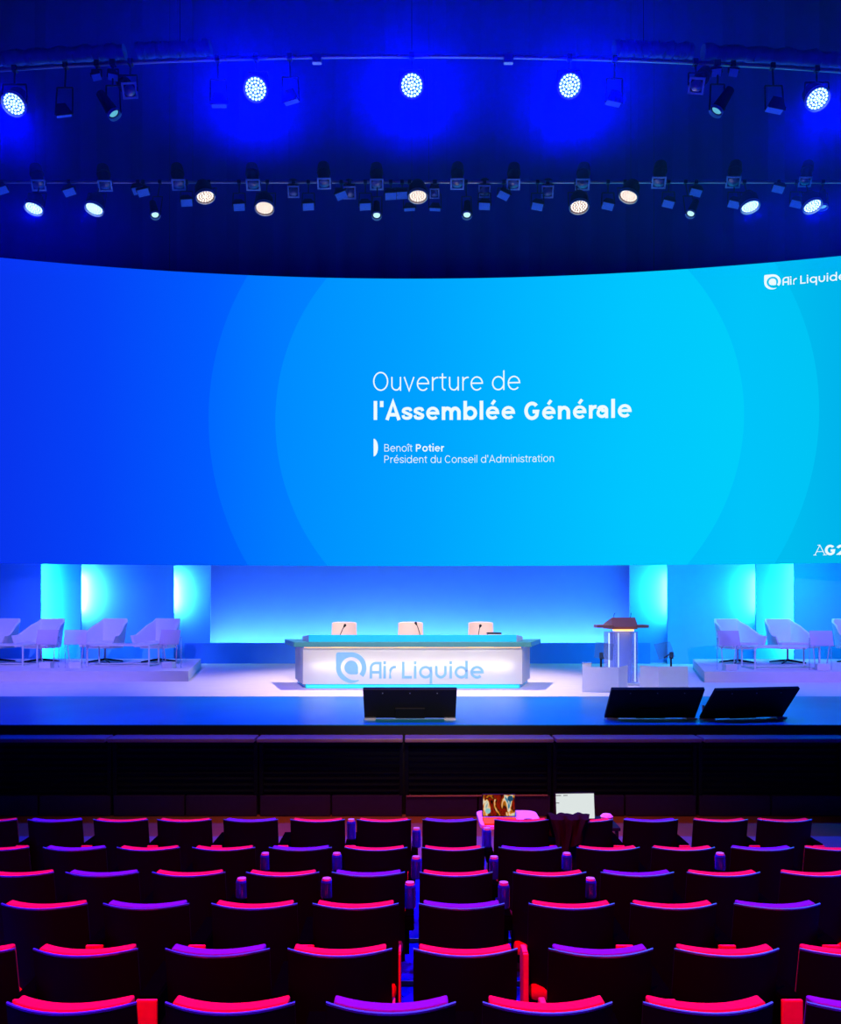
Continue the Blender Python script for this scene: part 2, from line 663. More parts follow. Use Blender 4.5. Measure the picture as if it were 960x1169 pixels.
# stage: blue front strip and pale carpet behind
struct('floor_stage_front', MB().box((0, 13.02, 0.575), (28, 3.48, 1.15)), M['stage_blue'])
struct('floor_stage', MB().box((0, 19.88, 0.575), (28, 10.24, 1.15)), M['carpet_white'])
struct('trim_stage_edge', MB().box((0, 11.27, 0.57), (28, 0.02, 1.14)), M['black'])
# low wall under the stage: ledge, louvred bays, kickboard
xs = [-8.8 + 1.86 * k for k in range(10)]
xs = [(px - CX) / F * 11.1 for px in (-378, -210, -42, 126, 294, 461, 631, 798, 966, 1134)]
for a, b in zip(xs, xs[1:]):
    cxm, wd = (a + b) / 2, (b - a) - 0.025
    struct('trim_stage_ledge', MB().box((cxm, 11.10, 1.0), (wd, 0.33, 0.05), bev=0.012), M['ledge'])
    mb = MB()
    mb.box((cxm, 11.235, 0.62), (wd, 0.04, 0.70))
    for k in range(9):
        mb.box((cxm, 11.2, 0.32 + k * 0.078), (wd - 0.1, 0.05, 0.02), rx(0.6))
    for e in (a + 0.035, b - 0.035):
        mb.box((e, 11.19, 0.62), (0.045, 0.07, 0.70))
    struct('wall_stage_front', mb, M['fascia'])
    mb = MB()
    for q in (-0.25, 0.25):
        mb.box((cxm + q * wd, 11.19, 0.135), (wd / 2 - 0.02, 0.09, 0.26), bev=0.008)
    struct('trim_kickboard', mb, M['kick'])
mb = MB().tube([P(464, 909, 11.13), P(625, 908, 11.13)], 0.012)
for px in (468, 545, 621):
    mb.tube([P(px, 909, 11.13), P(px, 909, 11.13) + Vector((0, 0.10, 0))], 0.008)
tag(mb.build('handrail', M['walnut']), 'thin brown rail along the foot of the dark stage front behind laptops', 'rail')

# ------------------------------------------------------------------ stage back wall, plinth and stepped side panels
BZ0 = STAGE
struct('wall_stage_back', MB().box((0, 24.0, 3.6), (13.2, 0.12, 4.9)), M['wallblue'])
pl = MB()
pl.box((0.15, 23.0, STAGE + 0.27), (12.2, 0.10, 0.54))
pl.box((0.15, 23.25, STAGE + 0.05), (12.2, 0.5, 0.10))
struct('trim_plinth', pl, M['wallblue'])
area('plinth_strip', (0.15, 23.80, STAGE + 0.38), (0.15, 23.86, STAGE + 2.0), 11.6, 0.04, 45, (0.0, 0.85, 1.0))
area('plinth_pale_fill', (0.15, 23.55, STAGE + 0.30), (0.15, 23.75, STAGE + 2.0), 11.6, 0.06, 110, (1.0, 0.50, 0.85))  # unseen fill added for the pale glow that front light spills here
area('plinth_blue_fill', (0.15, 23.30, STAGE + 0.30), (0.15, 23.95, STAGE + 1.6), 11.6, 0.2, 220, (0.20, 0.50, 1.0))  # unseen wide fill added to brighten the lower back wall


def flat(px0, px1, d, name, m, top=4.6):
    x0, x1 = (px0 - CX) / F * d, (px1 - CX) / F * d
    return struct(name, MB().box(((x0 + x1) / 2, d + 0.03, (STAGE + top) / 2), (x1 - x0, 0.06, top - STAGE)), m)


def vlamp(px, d, side, z, length, power, color):
    """upright LED batten tucked behind the edge of the flat in front, washing the flat behind"""
    x = (px - CX) / F * d
    area('panel_batten', (x - side * 0.08, d, z), (x + side * 0.30, d + 0.50, z), 0.05, length, power, color)


CY = (0.05, 0.75, 1.0)
flat(-160, 46, 21.9, 'wall_panel_left', M['panelblue'])
flat(20, 92, 22.35, 'wall_panel_left', M['panelblue'])
flat(70, 198, 22.80, 'wall_panel_left', M['panelblue'])
flat(170, 240, 23.25, 'wall_panel_left', M['panelblue'])
vlamp(46, 22.12, 1, 2.6, 2.4, 75, CY)
vlamp(92, 22.62, 1, 3.0, 0.9, 80, (0.25, 0.8, 1.0))
vlamp(198, 23.06, 1, 3.0, 0.9, 60, (0.25, 0.8, 1.0))
flat(907, 1130, 21.9, 'wall_panel_right', M['panelblue'])
flat(863, 930, 22.35, 'wall_panel_right', M['panelblue'])
flat(762, 885, 22.80, 'wall_panel_right', M['panelblue'])
flat(719, 790, 23.25, 'wall_panel_right', M['panelblue'])
vlamp(907, 22.12, -1, 2.6, 2.4, 90, CY)
vlamp(863, 22.62, -1, 3.0, 1.0, 60, (0.08, 0.8, 1.0))
vlamp(762, 23.06, -1, 3.0, 1.0, 85, (0.08, 0.8, 1.0))
area('side_fill', (-7.5, 20.2, 3.4), (-7.5, 22.6, 2.6), 5.0, 0.2, 60, (0.0, 0.10, 1.0))  # unseen strips added to brighten the stepped side panels
area('side_fill', (7.9, 20.2, 3.4), (7.9, 22.6, 2.6), 5.0, 0.2, 130, (0.0, 0.55, 1.0))

# ------------------------------------------------------------------ platforms
struct('floor_platform_left', MB().prism([(-12.5, 17.6), (-4.49, 17.6), (-5.2, 21.6), (-12.5, 21.6)], STAGE, STAGE + 0.21), M['platform'])
struct('floor_platform_right', MB().prism([(5.83, 17.45), (13, 17.45), (13, 21.5), (6.9, 21.5)], STAGE, STAGE + 0.21), M['platform'])
PZ = STAGE + 0.21

# ================================================================== LED SCREEN
SD0, SR = 22.0, 35.2
SZ0, SZ1 = 3.67, 10.88


def sdep(x):
    return SD0 - x * x / (2 * SR)


def spix(px, py):
    """pixel -> point on the curved screen"""
    a = (px - CX) / F
    d = 21.5
    for _ in range(20):
        d = sdep(a * d)
    return a * d, CAMZ - (py - HY) / F * d


def spt(x, z, off=0.0):
    return Vector((x, sdep(x) - off, z))


screen = thing('led_screen', 'huge curved LED wall showing a blue to cyan slide above the stage', 'screen', (0, 0, 0))
N = 64
SXL, SXR = -12.6, 12.6
cols = [SXL + (SXR - SXL) * i / N for i in range(N + 1)]
g1 = [[spt(x, z) for x in cols] for z in (SZ0, SZ1)]
g2 = [[spt(x, z, -0.14) for x in cols] for z in (SZ0, SZ1)]


def screen_material():
    m = bpy.data.materials.new('led_slide')
    m.use_nodes = True
    nt = m.node_tree
    nt.nodes.clear()
    L = nt.links.new
    out = nt.nodes.new('ShaderNodeOutputMaterial')
    em = nt.nodes.new('ShaderNodeEmission')
    L(em.outputs[0], out.inputs[0])
    tc = nt.nodes.new('ShaderNodeTexCoord')
    sep = nt.nodes.new('ShaderNodeSeparateXYZ')
    L(tc.outputs['Object'], sep.inputs[0])

    def math_(op, a, b=None):
        n = nt.nodes.new('ShaderNodeMath')
        n.operation = op
        for i, v in enumerate((a, b)):
            if v is None:
                continue
            if isinstance(v, (int, float)):
                n.inputs[i].default_value = v
            else:
                L(v, n.inputs[i])
        return n.outputs[0]

    def ramp(stops):
        mr = nt.nodes.new('ShaderNodeMapRange')
        mr.inputs['From Min'].default_value = SXL
        mr.inputs['From Max'].default_value = SXR
        L(sep.outputs[0], mr.inputs['Value'])
        r = nt.nodes.new('ShaderNodeValToRGB')
        els = r.color_ramp.elements
        while len(els) < len(stops):
            els.new(0.5)
        for e, (px, c) in zip(els, stops):
            e.position = (spix(px, 480)[0] - SXL) / (SXR - SXL)
            e.color = lin(c) + (1,)
        L(mr.outputs[0], r.inputs[0])
        return r.outputs[0]

    base = ramp([(0, (8, 52, 238)), (110, (4, 66, 248)), (235, (0, 90, 255)), (900, (0, 188, 240)), (960, (0, 180, 236))])
    ring = ramp([(240, (0, 104, 255)), (320, (0, 124, 255)), (480, (0, 150, 255)), (850, (0, 196, 250)), (940, (0, 196, 244))])
    disc = ramp([(316, (0, 138, 255)), (480, (0, 162, 255)), (600, (0, 182, 255)), (720, (0, 198, 255)), (850, (0, 206, 250))])

    def inside(cx, cz, r):
        dx = math_('SUBTRACT', sep.outputs[0], cx)
        dz = math_('SUBTRACT', sep.outputs[2], cz)
        d2 = math_('ADD', math_('MULTIPLY', dx, dx), math_('MULTIPLY', dz, dz))
        return math_('LESS_THAN', d2, r * r)

    def mix(fac, a, b):
        n = nt.nodes.new('ShaderNodeMix')
        n.data_type = 'RGBA'
        L(fac, n.inputs[0])
        L(a, n.inputs[6])
        L(b, n.inputs[7])
        return n.outputs[2]
    c = mix(inside(2.3, 7.28, 7.32), base, ring)
    c = mix(inside(2.3, 7.28, 5.70), c, disc)
    L(c, em.inputs[0])
    em.inputs[1].default_value = 1.0
    return m


MB().slab(g1, g2).build('display_face', screen_material(), screen, smooth=True)
bk = MB()
g3 = [[spt(x, z, -0.15) for x in cols] for z in (SZ0 + 0.02, SZ1 - 0.02)]
g4 = [[spt(x, z, -0.30) for x in cols] for z in (SZ0 + 0.02, SZ1 - 0.02)]
bk.slab(g3, g4).build('rear_casing', M['black'], screen)
for x in (-6.0, 0.0, 6.0):             # the wall is flown from the grid
    MB().tube([(x, sdep(x) + 0.22, SZ1 - 0.3), (x, sdep(x) + 0.22, 19.5)], 0.006, 6).build('hanging_cable', M['black'], screen)


def screen_text(name, strings, px0, px1, py_base, size_from_width=True, k=1.0):
    quads, adv = text_quads(strings)
    x0, z0 = spix(px0, py_base)
    x1, _ = spix(px1, py_base)
    s = (x1 - x0) / adv
    mb = MB()
    for q in quads:
        mb.add([spt(x0 + p.x * s, z0 + p.y * s * k, 0.012) for p in q], [(0, 1, 2, 3)])
    o = mb.build(name, M['text'], screen)
    return o


screen_text('headline_lettering', [('Ouverture de', 0.052)], 424.5, 595, 446, k=1.02)
screen_text('headline_lettering', [("l'Assemblée", 0.14)], 425, 589, 479.5)
screen_text('headline_lettering', [('Générale', 0.14)], 597.5, 722, 479.5)
screen_text('caption_lettering', [('Benoît ', 0.062), ('Potier', 0.12)], 438, 507, 515.5)
screen_text('caption_lettering', [("Président du Conseil d'Administration", 0.060)], 438, 633, 528.5)
# half moon bullet
hx, hz = spix(426.5, 511)
hb = MB()
for i in range(16):
    a, b = -PI / 2 + PI * i / 16, -PI / 2 + PI * (i + 1) / 16
    hb.add([spt(hx, hz, 0.012), spt(hx + 0.11 * math.cos(a), hz + 0.22 * math.sin(a), 0.012),
            spt(hx + 0.11 * math.cos(b), hz + 0.22 * math.sin(b), 0.012)], [(0, 1, 2)])
hb.build('bullet_mark', M['text'], screen)
# company mark in the upper corner
ex, ez = spix(881.5, 322)
eb = MB()
for q in emblem_quads():
    eb.add([spt(ex + p.x * 0.36, ez + p.y * 0.36, 0.012) for p in q], [(0, 1, 2, 3)])
eb.build('emblem_mark', M['text'], screen)
qs, adv = company_quads()
lx, lz = spix(893, 326)
lx1, _ = spix(965.5, 326)
s = (lx1 - lx) / adv
lb = MB()
for q in qs:
    lb.add([spt(lx + p.x * s, lz + p.y * s, 0.012) for p in q], [(0, 1, 2, 3)])
lb.build('company_lettering', M['text'], screen)
# event mark in the lower corner, first letter thin and seriffed
ax, az = spix(929, 634)
eb = MB()
sc = 0.36
aq = ribbon([(0.04, 0), (0.34, 0.66), (0.64, 0)], 0.045) + ribbon([(0.16, 0.24), (0.52, 0.24)], 0.04) + \
    ribbon([(-0.04, 0.02), (0.14, 0.02)], 0.04) + ribbon([(0.52, 0.02), (0.74, 0.02)], 0.04) + ribbon([(0.2, 0.66), (0.36, 0.66)], 0.04)
for q in aq:
    eb.add([spt(ax + p.x * sc, az + p.y * sc, 0.012) for p in q], [(0, 1, 2, 3)])
qq, _ = text_quads([('G2', 0.16)])
for q in qq:
    eb.add([spt(ax + (p.x + 0.60) * sc, az + p.y * sc * 0.94, 0.012) for p in q], [(0, 1, 2, 3)])
eb.build('event_lettering', M['text'], screen)

# drape above the screen
mb = MB()
n = 150
pts = [(-13.9 + 27.8 * i / n, 23.6 + 0.10 * math.sin(i * 1.35)) for i in range(n + 1)]
mb.slab([[Vector((x, y, z)) for x, y in pts] for z in (5.0, 19.4)], [[Vector((x, y + 0.03, z)) for x, y in pts] for z in (5.0, 19.4)])
tag(mb.build('stage_drape', M['navy'], smooth=True), 'dark navy drape hanging in folds behind and above the LED wall', 'drape')

# ================================================================== DESK
DY = 16.10
desk = thing('conference_desk', 'long white backlit desk with company lettering at centre stage', 'desk', (0.016, DY, STAGE))
body = [(-2.02, 0.05), (2.02, 0.05), (2.33, 1.30), (-2.33, 1.30)]
# translucent lit front and cheeks
mf = bpy.data.materials.new('backlit_panel')
mf.use_nodes = True
nt = mf.node_tree
bs = nt.nodes['Principled BSDF']
bs.inputs['Base Color'].default_value = lin((235, 232, 236)) + (1,)
bs.inputs['Roughness'].default_value = 0.35
tr = nt.nodes.new('ShaderNodeBsdfTranslucent')
tr.inputs[0].default_value = lin((240, 238, 235)) + (1,)
mxs = nt.nodes.new('ShaderNodeMixShader')
mxs.inputs[0].default_value = 0.45
nt.links.new(bs.outputs[0], mxs.inputs[1])
nt.links.new(tr.outputs[0], mxs.inputs[2])
nt.links.new(mxs.outputs[0], nt.nodes['Material Output'].inputs[0])
MB().add([(-2.02, 0.06, 0.08), (2.02, 0.06, 0.08), (2.02, 0.06, 0.74), (-2.02, 0.06, 0.74)], [(0, 1, 2, 3)]).build('front_panel', mf, desk)
for sgn in (-1, 1):
    mb = MB()
    mb.add([(sgn * 2.02, 0.06, 0.08), (sgn * 2.33, 1.3, 0.08), (sgn * 2.33, 1.3, 0.74), (sgn * 2.02, 0.06, 0.74),
            (sgn * 2.00, 0.08, 0.08), (sgn * 2.31, 1.3, 0.08), (sgn * 2.31, 1.3, 0.74), (sgn * 2.00, 0.08, 0.74)],
           [(0, 1, 2, 3), (4, 5, 6, 7), (0, 1, 5, 4), (2, 3, 7, 6), (1, 2, 6, 5), (0, 3, 7, 4)])
    mb.build('side_panel', mf, desk)
MB().box((0, 0.36, 0.41), (3.96, 0.02, 0.64)).build('light_box_back', M['white'], desk)
MB().tube([(-1.85, 0.16, 0.42), (1.85, 0.16, 0.42)], 0.012, 10).build('led_tube', emis('neutral_led', (255, 246, 228), 13.0), desk)
MB().prism([(-1.98, 0.09), (1.98, 0.09), (2.28, 1.25), (-2.28, 1.25)], 0.0, 0.075).build('plinth', M['rail_cyan'], desk)
MB().box((0, 0.078, 0.035), (3.9, 0.010, 0.012)).build('cyan_strip', emis('cyan_led_strip', (60, 220, 255), 3.0), desk)
strip = MB().box((0, 0.045, 0.755), (4.0, 0.012, 0.012)).build('warm_strip', M['warm_strip'], desk)
MB().prism([(-2.17, -0.09), (2.17, -0.09), (2.55, 1.35), (-2.55, 1.35)], 0.772, 0.86).build('worktop', M['teal'], desk, bev=0.006)
MB().box((0, 0.02, 0.925), (3.82, 0.03, 0.13), bev=0.004).build('modesty_rail', M['rail_cyan'], desk)
for sgn in (-1, 1):
    mb = MB()
    mb.add([(sgn * 1.91, 0.035, 0.86), (sgn * 2.12, 0.75, 0.86), (sgn * 2.12, 0.75, 0.93), (sgn * 1.91, 0.035, 0.99),
            (sgn * 1.88, 0.035, 0.86), (sgn * 2.09, 0.75, 0.86), (sgn * 2.09, 0.75, 0.93), (sgn * 1.88, 0.035, 0.99)],
           [(0, 1, 2, 3), (4, 5, 6, 7), (0, 1, 5, 4), (2, 3, 7, 6), (1, 2, 6, 5), (0, 3, 7, 4)])
    mb.build('end_rail', M['white'], desk)
logo = mat('pale_blue_letter', (128, 196, 236), 0.4, 0.4, vary=0.02)
K = (DY + 0.05) / F


def dlocal(px, py):
    return (px - CX) * K - 0.016, CAMZ - (py - HY) * K - STAGE


ex, ez = dlocal(401, 762)
mb = MB()
quads_to(mb, emblem_quads(), lambda x, y: Vector((ex + x * 0.56, 0.03, ez + y * 0.56)), Vector((0, 0.024, 0)))
mb.build('emblem_mark', logo, desk)
lx, lz = dlocal(422, 774.5)
lx1, _ = dlocal(552, 774.5)
s = (lx1 - lx) / adv
mb = MB()
quads_to(mb, qs, lambda x, y: Vector((lx + x * s, 0.03, lz + y * s)), Vector((0, 0.024, 0)))
mb.build('company_lettering', logo, desk)


# gooseneck microphones on the desk
def microphone(px_base, px_tip, py_tip, d, label, foot=0.0):
    z0 = STAGE + 0.86
    x0 = (px_base - CX) / F * d
    tip = P(px_tip, py_tip, d)
    m = thing('gooseneck_microphone', label, 'microphone', (x0, d, z0), 0, 'desk microphones')
    MB().box((0, 0, 0.015), (0.10, 0.14, 0.03), bev=0.008).build('base', M['black'], m)
    t = Vector((tip.x - x0, -0.05, tip.z - z0))
    MB().tube([(0, 0, 0.03), (t.x * 0.2, 0, t.z * 0.45), (t.x * 0.75, -0.03, t.z * 0.88), t], 0.007, 8).build('gooseneck', M['dark'], m)
    MB().frustum(t, t + Vector((t.x * 0.25, -0.06, 0.035)), 0.014, 0.026, 12).build('capsule', M['black'], m, smooth=True)
    return m


microphone(387.5, 393, 715.5, 16.75, 'black gooseneck microphone before the leftmost cream chair on the desk')
microphone(480, 475.5, 713, 16.75, 'black gooseneck microphone before the middle cream chair on the desk')
microphone(546, 547.5, 716, 16.75, 'black gooseneck microphone before the rightmost cream chair on the desk')
lap = thing('document_case', 'flat dark document case on the desk right of the rightmost microphone', 'case', (P(564, 0, 16.9).x, 16.9, STAGE + 0.86))
MB().box((0, 0, 0.06), (0.26, 0.22, 0.12), bev=0.01).build('case_body', M['white'], lap)
MB().box((0, 0, 0.135), (0.27, 0.23, 0.028), bev=0.006).build('case_lid', M['dark'], lap)


# chairs behind the desk
def desk_chair(px, label, first=None):
    d = 18.0
    loc = (P(px, 0, d).x, d, STAGE)
    if first:
        return dup(first, loc, 0.0, label)
    r = thing('desk_chair', label, 'chair', loc, 0, 'chairs behind the desk')
    rows = []
    back = []
    for i in range(9):
        z = 0.52 + 0.67 * i / 8
        a, b = [], []
        for j in range(9):
            u = j / 4 - 1
            hw = 0.27 - 0.015 * (i / 8)
            edge = 0.02 * (abs(u) ** 4) * (1 if i in (0, 8) else 0)
            y = -0.05 * u * u + 0.10 * (i / 8) + 0.05
            a.append(Vector((u * hw, y, z - edge)))
            b.append(Vector((u * hw, y + 0.06, z - edge)))
        rows.append(a)
        back.append(b)
    MB().slab(rows, back).build('backrest', M['cream'], r, smooth=True, bev=0.012)
    MB().box((0, -0.20, 0.47), (0.54, 0.52, 0.10), bev=0.04).build('seat', M['cream'], r, smooth=True)
    for sgn in (-1, 1):
        MB().tube([(sgn * 0.28, 0.02, 0.48), (sgn * 0.30, 0.0, 0.66), (sgn * 0.30, -0.30, 0.66)], 0.016).build('armrest', M['alu'], r)
    MB().frustum((0, -0.15, 0.06), (0, -0.15, 0.43), 0.03, 0.03).build('column', M['alu'], r)
    mb = MB()
    for k in range(5):
        a = 2 * PI * k / 5 + 0.3
        mb.tube([(0, -0.15, 0.08), (0.30 * math.cos(a), -0.15 + 0.30 * math.sin(a), 0.025)], 0.022)
    mb.build('star_base', M['alu'], r)
    return r


c0 = desk_chair(392.5, 'leftmost of the three cream chairs behind the backlit desk')
desk_chair(468.7, 'middle of the three cream chairs behind the backlit desk', c0)
desk_chair(549.3, 'rightmost of the three cream chairs behind the backlit desk', c0)

# ================================================================== LECTERN
LD = 16.85
lec = thing('lectern', 'lectern with glowing clear column and pinkish wood top right of the desk', 'lectern', (P(711.5, 0, LD).x, LD, STAGE))
MB().box((0, 0.18, 0.02), (0.62, 0.5, 0.04), bev=0.008).build('base_plate', M['white'], lec)
inner = [(-0.16, 0.0), (0.16, 0.0), (0.26, 0.20), (0.16, 0.36), (-0.16, 0.36), (-0.26, 0.20)]
lit = mat('frosted_column', (140, 170, 252), 0.5, 0.3, vary=0.05)
mb = MB().prism([(x * 0.85, 0.05 + y * 0.85) for x, y in inner], 0.04, 1.02)
mb.build('frosted_core', lit, lec)
for k, (a, b) in enumerate(zip(inner, inner[1:] + inner[:1])):
    if k == 3:
        continue
    dx, dy = b[0] - a[0], b[1] - a[1]
    nx, ny = dy, -dx
    ll = math.hypot(nx, ny)
    nx, ny = nx / ll * 0.06, ny / ll * 0.06
    c = ((a[0] + b[0]) / 2 + nx, (a[1] + b[1]) / 2 + ny, 0.53)
    MB().box(c, (math.hypot(dx, dy) * 1.22, 0.012, 0.98), rzm(math.atan2(dy, dx))).build('acrylic_panel', M['acrylic'], lec)
for x, y in ((-0.10, -0.02), (0.235, 0.05), (-0.26, 0.06)):
    MB().tube([(x, y - 0.005, 0.06), (x, y - 0.005, 1.0)], 0.014).build('led_tube', emis('violet_led', (160, 180, 255), 2.2), lec)
MB().box((0, 0.0, 1.055), (0.34, 0.30, 0.035)).build('warm_strip', M['warm_strip'], lec)
top = MB()
top.prism([(-0.24, -0.12), (0.24, -0.12), (0.30, 0.40), (-0.30, 0.40)], 1.075, 1.125)
for sgn in (-1, 1):
    poly = [(sgn * 0.22, -0.14), (sgn * 0.50, 0.02), (sgn * 0.50, 0.34), (sgn * 0.22, 0.40)]
    if sgn < 0:
        poly = poly[::-1]
    top.prism(poly, 1.10, 1.155)
top.build('wing_top', M['walnut'], lec, bev=0.004)
mb = MB()
mb.add([(-0.25, -0.14, 1.12), (0.25, -0.14, 1.12), (0.22, -0.02, 1.30), (-0.22, -0.02, 1.30),
        (-0.36, 0.36, 1.12), (0.36, 0.36, 1.12), (0.24, 0.36, 1.22), (-0.24, 0.36, 1.22)],
       [(0, 1, 2, 3), (4, 7, 6, 5), (0, 3, 7, 4), (1, 5, 6, 2), (3, 2, 6, 7), (0, 4, 5, 1)])
mb.build('reading_desk', M['walnut'], lec, bev=0.005)
for sgn in (-1, 1):
    x = sgn * 0.155
    MB().tube([(x, 0.1, 1.27), (x + sgn * 0.01, 0.08, 1.34), (x, 0.02, 1.385)], 0.006).build('microphone', M['black'], lec)


# ------------------------------------------------------------------ prompter screens with white covers
def prompter(px, d, label, faces, glass_px, pole_px, tilt):
    x0 = P(px, 0, d).x
    r = thing('speech_prompter', label, 'prompter', (x0, d, STAGE), 0, 'speech prompters flanking the lectern')
    h = 0.445
    mb = MB()
    pts = [(P(p, 0, d + dy).x - x0, dy) for p, dy in faces]
    for (xa, ya), (xb, yb) in zip(pts, pts[1:]):
        ang = math.atan2(yb - ya, xb - xa)
        mb.box(((xa + xb) / 2, (ya + yb) / 2, h / 2), (math.hypot(xb - xa, yb - ya) + 0.008, 0.012, h), rzm(ang))
    mb.build('folded_cover', M['white'], r)
    xp = P(pole_px, 0, d + 0.45).x - x0
    MB().box((xp, 0.45, 0.02), (0.34, 0.34, 0.04), bev=0.01).build('foot', M['dark'], r)
    MB().tube([(xp, 0.45, 0.03), (xp, 0.45, 0.60)], 0.018).build('pole', M['dark'], r)
    mb = MB().box((xp, 0.43, 0.62), (0.06, 0.07, 0.12), bev=0.01)
    mb.build('clamp', M['black'], r)
    g0, g1_, y0, y1 = glass_px
    k = (d + 0.4) / F
    gx = ((g0 + g1_) / 2 - CX) * k - x0
    gz0, gz1 = CAMZ - (y1 - HY) * k - STAGE, CAMZ - (y0 - HY) * k - STAGE
    MB().box((gx, 0.40, (gz0 + gz1) / 2), ((g1_ - g0) * k, 0.008, (gz1 - gz0) * 1.15), rx(-0.5) @ ry(tilt)).build('glass_pane', M['glass'], r)
    MB().tube([(xp, 0.43, 0.66), (gx, 0.42, gz0)], 0.012).build('arm', M['black'], r)
    return r


prompter(690, 15.4, 'speech prompter with white folded cover left of the lectern', [(665, 0.10), (706, 0.0), (716, 0.45)], (679, 700, 734, 752), 686, 0.18)
prompter(759, 15.55, 'speech prompter with white folded cover right of the lectern', [(731, 0.30), (752, 0.0), (785, 0.10)], (749, 768, 734, 751), 766, -0.18)
bx = thing('prompter_box', 'small pale grey box standing behind the left prompter cover', 'box', (P(670, 0, 16.3).x, 16.3, STAGE))
MB().box((0, 0, 0.23), (0.15, 0.12, 0.46), bev=0.006).build('box_body', M['white'], bx)
MB().box((0, 0, 0.465), (0.16, 0.13, 0.012)).build('box_lid', M['fixture'], bx)


# ================================================================== FLOOR MONITORS at the stage front
def floor_monitor(pxb, yaw, label, first=None, w=1.235):
    d = 11.92
    loc = (P(pxb, 0, d).x, d, STAGE)
    if first:
        return dup(first, loc, yaw, label)
    r = thing('floor_monitor', label, 'monitor', loc, yaw, 'floor monitors along the stage front')
    a = math.atan2(0.40, 0.44)
    R = rx(a)
    c = Vector((0, -0.21, 0.235))
    MB().box(c, (w, 0.05, 0.57), R, bev=0.008).build('screen_casing', M['black'], r)
    nrm = R @ Vector((0, 1, 0))
    MB().box(c + nrm * 0.027, (w - 0.03, 0.003, 0.54), R).build('display', mat('dark_display', (8, 9, 12), 0.1, 0.5), r)
    MB().box(c - nrm * 0.030 - R @ Vector((0, 0, 0.17)), (0.40, 0.03, 0.20), R, bev=0.006).build('rear_housing', M['black'], r)
    for sgn in (-1, 1):
        mb = MB()
        mb.box((sgn * (w / 2 - 0.08), -0.07, 0.012), (0.15, 0.16, 0.022))
        mb.box((sgn * (w / 2 - 0.08), 0.03, 0.10), (0.03, 0.02, 0.18))
        mb.build('foot_bracket', M['alu'], r)
    for k in (-0.36, 0.0, 0.36):
        MB().frustum(c - nrm * 0.025 + R @ Vector((k, 0, 0.22)), c - nrm * 0.032 + R @ Vector((k, 0, 0.22)), 0.008, 0.008, 10).build('fixing_bolt', M['alu'], r)
    return r


fm = floor_monitor(468, 0.0, 'black floor monitor alone in front of the backlit desk')
floor_monitor(741, math.radians(-1.5) + 0.05, 'black floor monitor directly in front of the white prompter covers', fm)
floor_monitor(845, 0.21, 'rightmost black floor monitor, turned and leaning to the right', fm)


# ================================================================== LOUNGE
def armchair(px, d, yaw, label, first=None):
    loc = (P(px, 0, d).x, d, PZ)
    if first:
        return dup(first, loc, yaw, label)
    r = thing('swivel_armchair', label, 'armchair', loc, yaw, 'white swivel armchairs on the platforms')
    # wrap-round shell: tall flat back, low arms that flare outward
    ring = []
    n = 24
    prof = []
    for i in range(n + 1):
        u = i / n * 2 - 1                     # -1 right arm front .. 0 back .. 1 left arm front
        a = abs(u)
        if a < 0.45:
            x = 0.30 * (u / 0.45)
            y = 0.34 - 0.02 * (a / 0.45) ** 2
            top = 1.01
        else:
            t = (a - 0.45) / 0.55
            x = math.copysign(0.30 + 0.16 * math.sin(t * PI / 2 * 0.9), u)
            y = 0.32 - 0.66 * t
            top = 1.01 - 0.38 * min(1, (t * 1.35)) ** 0.8
        prof.append((x, y, max(top, 0.60)))
    inner_, outer_ = [], []
    for k in range(7):
        f = k / 6
        ra, rb = [], []
        for x, y, t in prof:
            z = 0.36 + (t - 0.36) * f
            lean = 0.10 * f if y > 0 else 0.05 * f
            sx = 0.80 + 0.20 * f if abs(x) > 0.31 else 0.92 + 0.08 * f
            ra.append(Vector((x * sx, y + (lean if y > 0.25 else 0) - 0.02, z)))
            l = math.hypot(x, y)
            rb.append(Vector((x * sx + x / l * 0.055, y + (lean if y > 0.25 else 0) - 0.02 + y / l * 0.055, z)))
        inner_.append(ra)
        outer_.append(rb)
    MB().slab(inner_, outer_).build('shell', M['leather'], r, smooth=True, bev=0.012)
    MB().box((0, -0.02, 0.42), (0.66, 0.66, 0.13), bev=0.05).build('seat_cushion', M['leather'], r, smooth=True)
    MB().box((0, -0.0, 0.345), (0.60, 0.58, 0.03)).build('seat_pan', M['white'], r)
    MB().frustum((0, 0, 0.05), (0, 0, 0.34), 0.03, 0.025, 14).build('swivel_post', M['alu'], r)
    for k in range(4):
        a = PI / 4 + k * PI / 2
        MB().frustum((0, 0, 0.07), (0.40 * math.cos(a), 0.40 * math.sin(a), 0.018), 0.028, 0.016, 10).build('leg', M['dark'], r)
    return r


a0 = armchair(47, 20.3, -0.22, 'white swivel armchair on the left platform, behind the leftmost clear reading stand')
armchair(-4, 20.3, -0.2, 'white swivel armchair cut off by the left edge of the photo', a0)
armchair(120, 20.3, -0.22, 'white swivel armchair behind the left end of the complete white table, left platform', a0)
armchair(181, 20.3, -0.22, 'white swivel armchair nearest the desk on the left platform', a0)
armchair(842, 20.0, 0.28, 'white swivel armchair nearest the lectern on the right platform', a0)
armchair(899, 20.0, 0.10, 'white swivel armchair centred behind the right platform table', a0)
armchair(977, 20.0, 0.1, 'white swivel armchair cut off by the right edge of the photo', a0)


